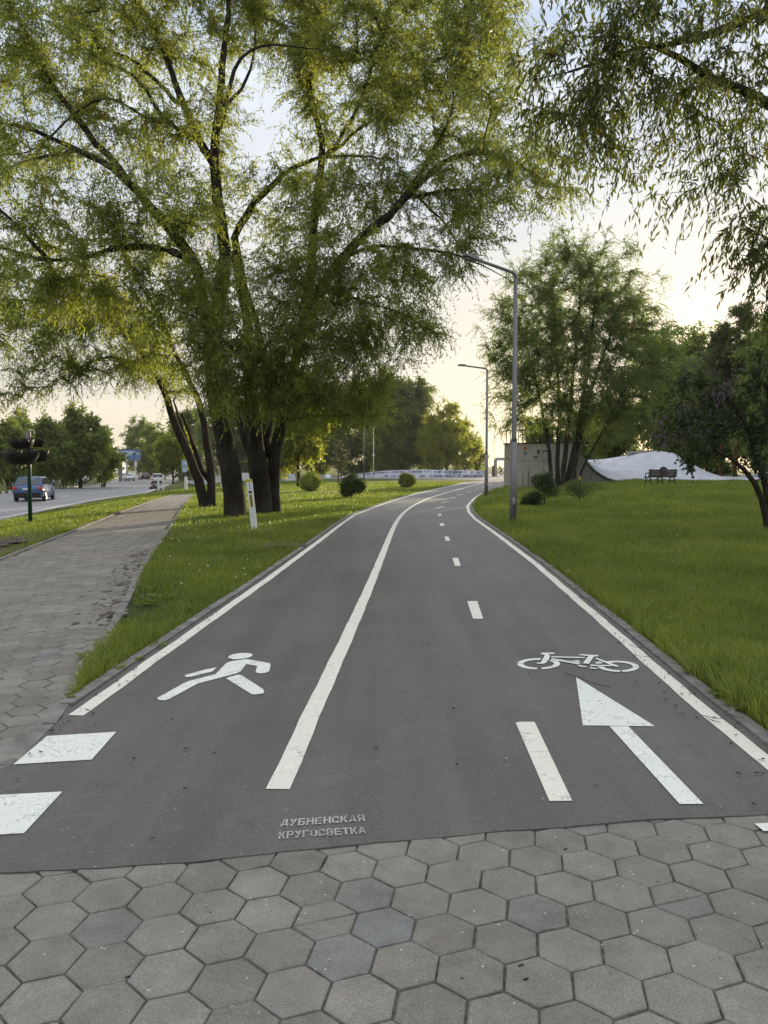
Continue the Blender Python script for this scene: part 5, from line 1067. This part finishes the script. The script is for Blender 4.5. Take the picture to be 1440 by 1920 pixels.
# ------------------------------------------------------------------ long low white wall, rocks, plaza
def wall_px(x): return W(x, 874, np.interp(x, [560, 640, 700, 790, 905], [100, 103, 101, 97, 101]))
e_ = empty('graffiti_wall', wall_px(780), 0, 'long low curved white wall with grey scribbled lettering, in front of the far wood', 'wall'); org = wall_px(780); org.z = 0; e_.location = org
m = MB(); m2 = MB(); tops = [(640,893.2),(655,890.5),(670,888.5),(690,886),(715,883),(750,881.2),(790,880.5),(850,881.5),(905,882.5)]
for k in range(44):
    x0 = 640+k*6.02; x1 = x0+5.95; a, c = wall_px(x0), wall_px(x1)
    def tz(x): p = wall_px(x); return max(.08, W(x, np.interp(x, [t[0] for t in tops], [t[1] for t in tops]), p.y).z)
    za, zc = tz(x0), tz(x1); a.z = c.z = 0; a -= org; c -= org; nrm_ = Vector((0, .4, 0))
    V = [a+Vector((0, 0, -.1)), c+Vector((0, 0, -.1)), c+Vector((0, 0, zc)), a+Vector((0, 0, za))]; m.prism(V, nrm_)
    if x0 > 720: m2.prism([a+Vector((0, -.9, -.1)), c+Vector((0, -.9, -.1)), c+Vector((0, -.9, zc*.52)), a+Vector((0, -.9, za*.52))], Vector((0, .88, 0)))
m.build('wall_panel', M['graf'], e_); m2.build('lower_ledge', M['graf'], e_)
m = MB(); rg_ = np.random.default_rng(12)
for k in range(260):
    x0 = rg_.uniform(652, 903); p = wall_px(x0); t = np.interp(x0, [t[0] for t in tops], [t[1] for t in tops]); zt = max(.15, W(x0, t, p.y).z); lo = x0 > 722 and rg_.uniform() < .4
    hh = zt*(.40 if lo else .42)*rg_.uniform(.5, 1); zc = zt*(.26 if lo else .76); p.z = zc; p -= org; p.y -= (.92 if lo else .02)
    m.box(tuple(p), (rg_.uniform(.04, .16), .02, hh*.7), ry=rg_.uniform(-.5, .5))
m.build('scribble', M['ink'], e_)
def stone(label, px, py, w_, h_, seed, mt='stone', cat='rock', d=None, group='pale rocks on the far side of the left lawn'):
    b = G(px, py) if d is None else W(px, py, d); k_ = b.y/F; me = bpy.data.meshes.new('rock'); bm = bmesh.new(); bmesh.ops.create_icosphere(bm, subdivisions=2, radius=1); rg2 = np.random.default_rng(seed)
    for v in bm.verts: q = rg2.uniform(.82, 1.1); v.co = Vector((v.co.x*w_*k_/2*q, v.co.y*w_*k_/2*q, max(-.2, v.co.z)*h_*k_*q))
    bm.to_mesh(me); bm.free(); o = link('rock', me, M[mt]); o.location = b; tag(o, label, cat, group)
stone('pale rock left of the middle blackish bush', 615, 897, 14, 8, 1, 'graf'); stone('grey rock right behind the clipped leftmost bush', 604, 898, 9, 7, 2); stone('whitish rock between the small pine and the dark lamp post', 655, 897, 14, 9, 3, 'graf'); stone('small rock beside the small brown pine', 628, 899, 8, 6, 4)
# white slabs left of the yellow maple
b = W(541, 900, 80); b.z = 0; k_ = b.y/F; e_ = empty('white_barrier', b, 0, 'white barrier blocks seen right of the willow trunks', 'barrier')
m = MB(); m.box((0, 0, .35), (26*k_, .5, .7), taper=.92); m.build('block', M['graf'], e_, bevel=.03); m = MB(); m.box((-1.0, 0, .72), (.5, .4, .1)); m.box((.5, 0, .72), (.6, .4, .1)); m.build('coping', M['kerb'], e_)
b = W(463, 906, 78); b.z = 0; e_ = empty('white_barrier', b, 0, 'white board glimpsed between the thick willow trunks', 'barrier'); m = MB(); m.box((0, 0, .45), (1.0, .15, .8)); m.build('board', M['white'], e_)
for x in (-.4, .4): m = MB(); m.box((x, .1, .2), (.06, .06, .5)); m.build('leg', M['steel'], e_)
# benches and boxes at the plaza
b = G(904, 891.5); b.z = 0; k_ = b.y/F
e_ = empty('plaza_planter', b, 0, 'pale concrete block on the plaza, left of the gateway', 'block'); m = MB(); m.box((5*k_, 0, .35), (10*k_, .6, .75)); m.build('block', M['graf'], e_, bevel=.03); m = MB(); m.box((5*k_, 0, .75), (10.6*k_, .7, .06)); m.build('coping', M['kerb'], e_)
b = G(899, 893); b.z = 0; e_ = empty('litter_bin', b, 0, 'small black bin beside the pale concrete block on the plaza', 'bin'); m = MB(); m.lathe([(0, 0), (.2, 0), (.26, .5), (0, .5)], n=12); m.build('body', M['black'], e_); m = MB(); m.lathe([(.2, .52), (.28, .52), (.28, .58), (.18, .6)], n=12); m.build('rim', M['iron'], e_)
d = 112; b = W(931, 892, d); b.z = 0; k_ = d/F; e_ = empty('gateway', b, 0, 'beige plaza gateway of posts and a pale grey beam beside the concrete wall', 'gateway')
m = MB(); m.box((-.9*k_*2, 0, 1.25), (.36, .5, 2.6)); m.build('post', mat('beige_post', (.42, .36, .28), .8, var=.1), e_); m = MB(); m.box((16*k_, 0, 1.25), (.3, .4, 2.5)); m.build('post', M['iron'], e_)
m = MB(); m.box((8*k_, 0, 2.6), (21*k_, .6, .45)); m.build('beam', mat('pale_beam', (.38, .40, .45), .6, var=.1), e_); m = MB(); m.box((-5*k_, .2, .8), (6*k_, .3, 1.6)); m.build('low_wall', M['kerb'], e_)
# cyclist
d = 108; b = W(939, 893, d); b.z = .0; bk = empty('bicycle', b, math.radians(168), 'dark bicycle ridden through the plaza gateway', 'bicycle')
for x in (-.52, .52):
    m = MB(); m.tube([(x+.33*math.cos(a), 0, .34+.33*math.sin(a)) for a in np.linspace(0, 2*math.pi, 25)], .02, 6, cap=False); wh = m.build('wheel', M['tyre'], bk)
m = MB()
for P in ([(-.52,0,.34),(-.12,0,.32),(.40,0,.78),(-.18,0,.80),(-.12,0,.32)], [(-.52,0,.34),(-.18,0,.80)], [(.52,0,.34),(.40,0,.90)]): m.tube(P, .02, 6)
m.build('frame', M['iron'], bk); m = MB(); m.tube([(.34,-.25,.98),(.40,0,.92),(.34,.25,.98)], .015, 6); m.build('handlebar', M['iron'], bk); m = MB(); m.box((-.2, 0, .88), (.26, .12, .05)); m.build('saddle', M['black'], bk)
def skinned(name, verts, edges, radii, mt, parent=None, loc=(0,0,0), rz=0):
    me = bpy.data.meshes.new(name); me.from_pydata(verts, edges, []); o = bpy.data.objects.new(name, me); COL.objects.link(o)
    sk = o.modifiers.new('skin', 'SKIN'); sv = me.skin_vertices[0].data
    for i, r in enumerate(radii): sv[i].radius = (r, r)
    sv[0].use_root = True; sb = o.modifiers.new('sub', 'SUBSURF'); sb.levels = 1; sb.render_levels = 1
    me.materials.append(mt); o.location = loc; o.rotation_euler = (0, 0, rz)
    if parent: o.parent = parent
    return o
vs = [(-.18,0,.95),(-.08,0,1.15),(.06,0,1.36),(.16,0,1.46),(.22,0,1.56),(.25,0,1.66), (.08,-.17,1.38),(.22,-.22,1.18),(.36,-.22,1.02),(.08,.17,1.38),(.22,.22,1.18),(.36,.22,1.02), (-.12,-.1,.9),(.16,-.12,.72),(-.02,-.1,.36),(.08,-.1,.28),(-.12,.1,.9),(.14,.12,.66),(-.12,.1,.24),(-.0,.1,.18)]
eg = [(0,1),(1,2),(2,3),(3,4),(4,5),(2,6),(6,7),(7,8),(2,9),(9,10),(10,11),(0,12),(12,13),(13,14),(14,15),(0,16),(16,17),(17,18),(18,19)]
ra = [.14,.15,.15,.06,.09,.09,.06,.045,.035,.06,.045,.035,.10,.065,.045,.04,.10,.065,.045,.04]
p_ = skinned('person', vs, eg, ra, M['black'], None, b, math.radians(168)); tag(p_, 'person in dark clothes leaning forward on a bicycle by the gateway', 'person')
# ------------------------------------------------------------------ concrete wall and skate ramps
A = W(945, 874, 57); B = W(1073, 874, 52.5); A.z = B.z = 0
top = [W(945, 833, 57).z, W(1073, 831, 52.5).z]
e_ = empty('concrete_wall', A, 0, 'tall weathered concrete wall with small painted badges beside the bend of the path', 'wall'); dirv = (B-A).normalized(); bk_ = Vector((-dirv.y, dirv.x, 0)); Lw = (B-A).length
def wp(u, z, off=0): return dirv*u-bk_*off+Vector((0, 0, z))
npn = 5
for k in range(npn):
    u0, u1 = Lw*k/npn+.008, Lw*(k+1)/npn-.008; m = MB(); m.prism([wp(u0, -.3), wp(u1, -.3), wp(u1, 1.92), wp(u0, 1.92)], bk_*.3); m.prism([wp(u0, 1.94), wp(u1, 1.94), wp(u1, top[0]), wp(u0, top[0])], bk_*.3); m.build('concrete_panel', M['concrete'], e_, bevel=.01)
m = MB(); m.prism([wp(-.05, top[0], .08), wp(Lw, top[0], .08), wp(Lw, top[0]+.08, .08), wp(-.05, top[0]+.08, .08)], bk_*4.5); m.build('platform_deck', M['bark2'], e_)
m = MB(); m.prism([wp(0, -.3, -.32), wp(0, -.3, -4.2), wp(0, top[0], -4.2), wp(0, top[0], -.32)], dirv*.28); m.build('end_wall', M['concrete'], e_)
m = MB()
for k in range(16): u = .2+k*(Lw-.4)/15; m.tube([wp(u, top[0]+.08), wp(u, top[0]+1.05)], .03, 6)
m.tube([wp(.1, top[0]+1.06), wp(Lw-.1, top[0]+1.06)], .035, 6); m.build('railing', M['iron'], e_)
dk = mat('faded_grey_paint', (.10, .10, .09), .8, var=.3, scale=3); orr = mat('faded_orange_paint', (.22, .12, .04), .8, var=.3, scale=3); yl = mat('faded_yellow_paint', (.35, .36, .06), .8, var=.3, scale=3); gn = mat('faded_green_paint', (.10, .13, .12), .8, var=.3, scale=3)
zt_ = lambda py: W(1000, py, 55).z
uu = lambda px: (px-945)/128*Lw
def disc(m, px, py, rx, ry, off=.004, n=18, inner=0):
    r_ = 55/F; P = [wp(uu(px)+math.cos(a)*rx*r_, zt_(py)+math.sin(a)*ry*r_, off) for a in np.linspace(0, 2*math.pi, n+1)[:-1]]
    if not inner: m.poly(P)
    else:
        Q = [wp(uu(px)+math.cos(a)*rx*r_*inner, zt_(py)+math.sin(a)*ry*r_*inner, off) for a in np.linspace(0, 2*math.pi, n+1)[:-1]]; m.add(P+Q, [(k, (k+1) % n, n+(k+1) % n, n+k) for k in range(n)])
def rect(m, x0, y0, x1, y1, off=.004): m.poly([wp(uu(x0), zt_(y1), off), wp(uu(x1), zt_(y1), off), wp(uu(x1), zt_(y0), off), wp(uu(x0), zt_(y0), off)])
m = MB(); disc(m, 954, 839.5, 3, 3, inner=.75); disc(m, 1012, 847, 4.2, 4.4); m.poly([wp(uu(1002), zt_(855), .004), wp(uu(1012), zt_(855), .004), wp(uu(1010), zt_(860), .004), wp(uu(1004.5), zt_(860), .004)]); rect(m, 1019, 844.5, 1032, 848); rect(m, 1019, 848, 1019.8, 860); rect(m, 1019.8, 859.3, 1032, 860); disc(m, 1024, 866, 5, 2.4, inner=.7); disc(m, 1027, 836, 2.6, 3, inner=.7); rect(m, 966, 846, 974, 848); rect(m, 968, 849.5, 972, 850.5); m.build('painted_badge', dk, e_)
m = MB(); disc(m, 987, 840.5, 4.2, 4.6); m.build('painted_badge', orr, e_); m = MB(); disc(m, 987, 849.5, 4.2, 3.4, inner=.35); disc(m, 969, 859, 3.6, 5.2, .004, 18, .6); m.build('painted_badge', gn, e_)
m = MB(); disc(m, 953, 858, 4.6, 2.2); disc(m, 953, 862, 2.4, 2.4, .008); m.build('painted_badge', yl, e_); m = MB(); disc(m, 951, 858.5, 1.4, 1.4, .012); disc(m, 954.5, 861, 1.1, 1.1, .016); rect(m, 982, 888, 983.2, 912, .003); rect(m, 993, 884, 994.3, 912, .003); m.build('dark_streak', M['iron'], e_)
# the ramps: side wall curving down from the lip, white surface behind it
RF_ = [(1073,832),(1086,846),(1098,862),(1106,872),(1114,880),(1125,888),(1140,896),(1158,901),(1180,903.5),(1240,903.5),(1300,902.5),(1345,901),(1370,899),(1400,900),(1440,897),(1480,896)]
RB_ = [(1073,832),(1086,846),(1098,862),(1108,862),(1118,861.5),(1130,861),(1150,858),(1175,854),(1200,850),(1235,845.5),(1262,849),(1290,865),(1320,882),(1350,893),(1385,893),(1440,885)]
def fpt(p, i): x = min(p[0], 1480); d = np.interp(x, [1073, 1480], [52.5, 46.0]); return W(p[0], p[1], d)
e_ = empty('skate_ramp', W(1240, 903, 49.5), 0, 'smooth white concrete skate ramp with a curved lip at its left end', 'skate ramp'); org = Vector(e_.location)
m = MB(); V = []; Fc = []; nj = 14
def lerp_tab(T, t): n = len(T)-1; i = min(int(t*n), n-1); u = t*n-i; return (T[i][0]*(1-u)+T[i+1][0]*u, T[i][1]*(1-u)+T[i+1][1]*u)
ni = 60
for i in range(ni+1):
    t = i/ni*1.0; a = lerp_tab(RF_[2:], t); c = lerp_tab(RB_[2:], t); Pa = fpt(a, 0); dB = np.interp(c[0], [1098, 1480], [62, 54]); Pb = W(c[0], c[1], dB)
    for j in range(nj+1):
        u = j/nj; zq = Pa.z+(Pb.z-Pa.z)*(u**1.7); V.append((Pa.x+(Pb.x-Pa.x)*u-org.x, Pa.y+(Pb.y-Pa.y)*u-org.y, zq-org.z))
for i in range(ni):
    for j in range(nj): q = i*(nj+1)+j; Fc.append((q, q+nj+1, q+nj+2, q+1))
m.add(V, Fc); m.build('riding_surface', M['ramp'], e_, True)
m = MB()
pr = [fpt(p, 0)-org for p in RF_]; bt = [Vector((p.x, p.y, -1.2)) for p in pr]
for i in range(len(pr)-1): m.prism([bt[i]+Vector((0,-.02,0)), bt[i+1]+Vector((0,-.02,0)), pr[i+1]+Vector((0,-.02,-.02)), pr[i]+Vector((0,-.02,-.02))], Vector((0, .3, 0)))
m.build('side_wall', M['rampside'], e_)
m = MB(); m.tube([p+Vector((0, -.06, -.10)) for p in pr[2:]], .09, 8); m.build('edge_band', mat('edge_dark', (.055, .065, .06), .7, var=.3), e_)
m = MB()
for px in (1106, 1135): p = fpt((px, 905), 0)-org; m.box((p.x, p.y-.03, -.0), (.03, .02, 1.2 if px == 1106 else .3))
m.build('panel_joint', M['iron'], e_)
# sign strip behind the ramp
d = 60; b = W(1176, 858, d); k_ = d/F; e_ = empty('sign_board', Vector((b.x, b.y, 0)), 0, 'long pale grey board with small dark lettering behind the top of the ramp', 'sign'); z0 = W(1176, 856, d).z; z1 = W(1176, 846.5, d).z
m = MB(); m.prism([(0, 0, z0), (60*k_, 0, z0+.3), (60*k_, 0, z1+.12), (0, 0, z1)], (0, .08, 0)); m.build('board', mat('board_grey', (.36, .37, .36), .7, var=.1), e_)
for x in (.1, 1.2, 2.3): m = MB(); m.box((x, .12, z0/2), (.08, .08, z0)); m.build('post', M['steel'], e_)
LET.update({'П': [R_(0,0,.26,1), R_(.74,0,1,1), R_(.3,.8,.7,1)], 'I': [R_(.35,0,.65,1)], 'N': [R_(0,0,.24,1), R_(.76,0,1,1), [(.26,.7),(.26,1),(.74,.3),(.74,0)]], 'C': LET['С']})
m = MB(); z_c = (z0+z1)/2
for i, ch in enumerate('ПINТЕC'):
    for P in LET[ch]: m.poly([(.12+i*.125+u*.1, -.004, z_c-.1+v*.2) for u, v in P])
m.build('lettering', M['iron'], e_, tri=True)
# ------------------------------------------------------------------ bench
b = G(1234, 908); b = Vector((b.x, b.y, b.z)); k_ = b.y/F; b = W(1238, 908, 38); b.z = float(terr(b.x, b.y)); k_ = 38/F
e_ = empty('park_bench', b, math.radians(10), 'dark slatted park bench seen from behind in front of the white ramp', 'bench'); Lb = 1.55
m = MB()
for k in range(3): m.box((0, -.20-.02*k, .50+k*.13), (Lb, .045, .118), rx=-.18)
m.build('backrest', M['wood'], e_, bevel=.006)
m = MB()
for k in range(4): m.box((0, -.10+k*.115, .44-.01*math.sin(k)), (Lb, .095, .03))
m.build('seat', M['wood'], e_, bevel=.006)
for x in (-Lb/2+.12, 0, Lb/2-.12):
    m = MB(); m.tube([(x, -.27, .84), (x, -.21, .6), (x, -.15, .42), (x, .28, .41), (x, .34, .40)], .028, 8); m.tube([(x, -.16, .42), (x, -.2, .25), (x, -.28, .12), (x, -.30, .0)], .028, 8); m.tube([(x, .27, .41), (x, .25, .25), (x, .30, .1), (x, .31, 0)], .028, 8); m.tube([(x, -.2, .26), (x, .0, .2), (x, .26, .26)], .02, 8)
    m.tube([(x, -.18, .5), (x, .0, .64), (x, .25, .63), (x, .3, .5), (x, .28, .41)], .022, 8); m.build('leg', M['iron'], e_, True)
o = bpy.data.meshes.new('backpack'); bm = bmesh.new(); bmesh.ops.create_icosphere(bm, subdivisions=3, radius=1)
for v in bm.verts: q = 1+.1*math.sin(v.co.x*6)*math.cos(v.co.z*5); v.co = Vector((v.co.x*.22*q, v.co.y*.14*q, v.co.z*.25*q))
bm.to_mesh(o); bm.free(); bp_ = link('bag', o, M['black'], smooth=True); bp_.location = Vector(b)+Vector((.15, .05, .72)); tag(bp_, 'lumpy black bag lying on the bench and rising above its backrest', 'bag')
# thin sapling with a yellow tag on the right lawn
b = G(1086, 945); e_ = empty('staked_sapling', b, 0, 'thin staked sapling with a small yellow tag on the right lawn', 'sapling'); m = MB(); m.tube([(0, 0, -.1), (.01, 0, 1.1)], .012, 6); m.build('stake', M['bark2'], e_)
m = MB(); m.box((0, -.02, .98), (.07, .01, .14)); m.build('tag', M['yellow'], e_)
rg_ = np.random.default_rng(2); q = rg_.normal(0, 1, (500, 3))*np.array([.22, .15, .08])+np.array([0, 0, .42]); V_, Fc, rnd, _ = twigs(q, nrm(rg_.normal(0, 1, q.shape)), .02, 1, .07, .03, 0, rg_); npmesh('foliage', V_, Fc, M['lilacleaf'], e_, attrs={'rnd': rnd})
# manhole slab on the left lawn
b = G(535, 1024); e_ = MB(); e_.box((0, 0, .01), (.8, .6, .05)); o = e_.build('manhole_cover', M['dirt'], bevel=.01); o.location = b; o.rotation_euler = (0, 0, .1); tag(o, 'flat brown cover slab sunk in the grass between the marker post and path', 'cover slab')

# ------------------------------------------------------------------ evening haze
hm = bpy.data.materials.new('haze'); hm.use_nodes = True; ht = hm.node_tree; ht.nodes.clear()
ho = ht.nodes.new('ShaderNodeOutputMaterial'); hv = ht.nodes.new('ShaderNodeVolumePrincipled'); hv.inputs['Color'].default_value = (.93, .93, .90, 1)
hv.inputs['Density'].default_value = .00020; hv.inputs['Anisotropy'].default_value = .3; ht.links.new(hv.outputs[0], ho.inputs['Volume'])
m = MB(); m.box((0, 0, 14), (2400, 4200, 34)); hz_ = m.build('haze', hm); tag(hz_, kind='stuff')
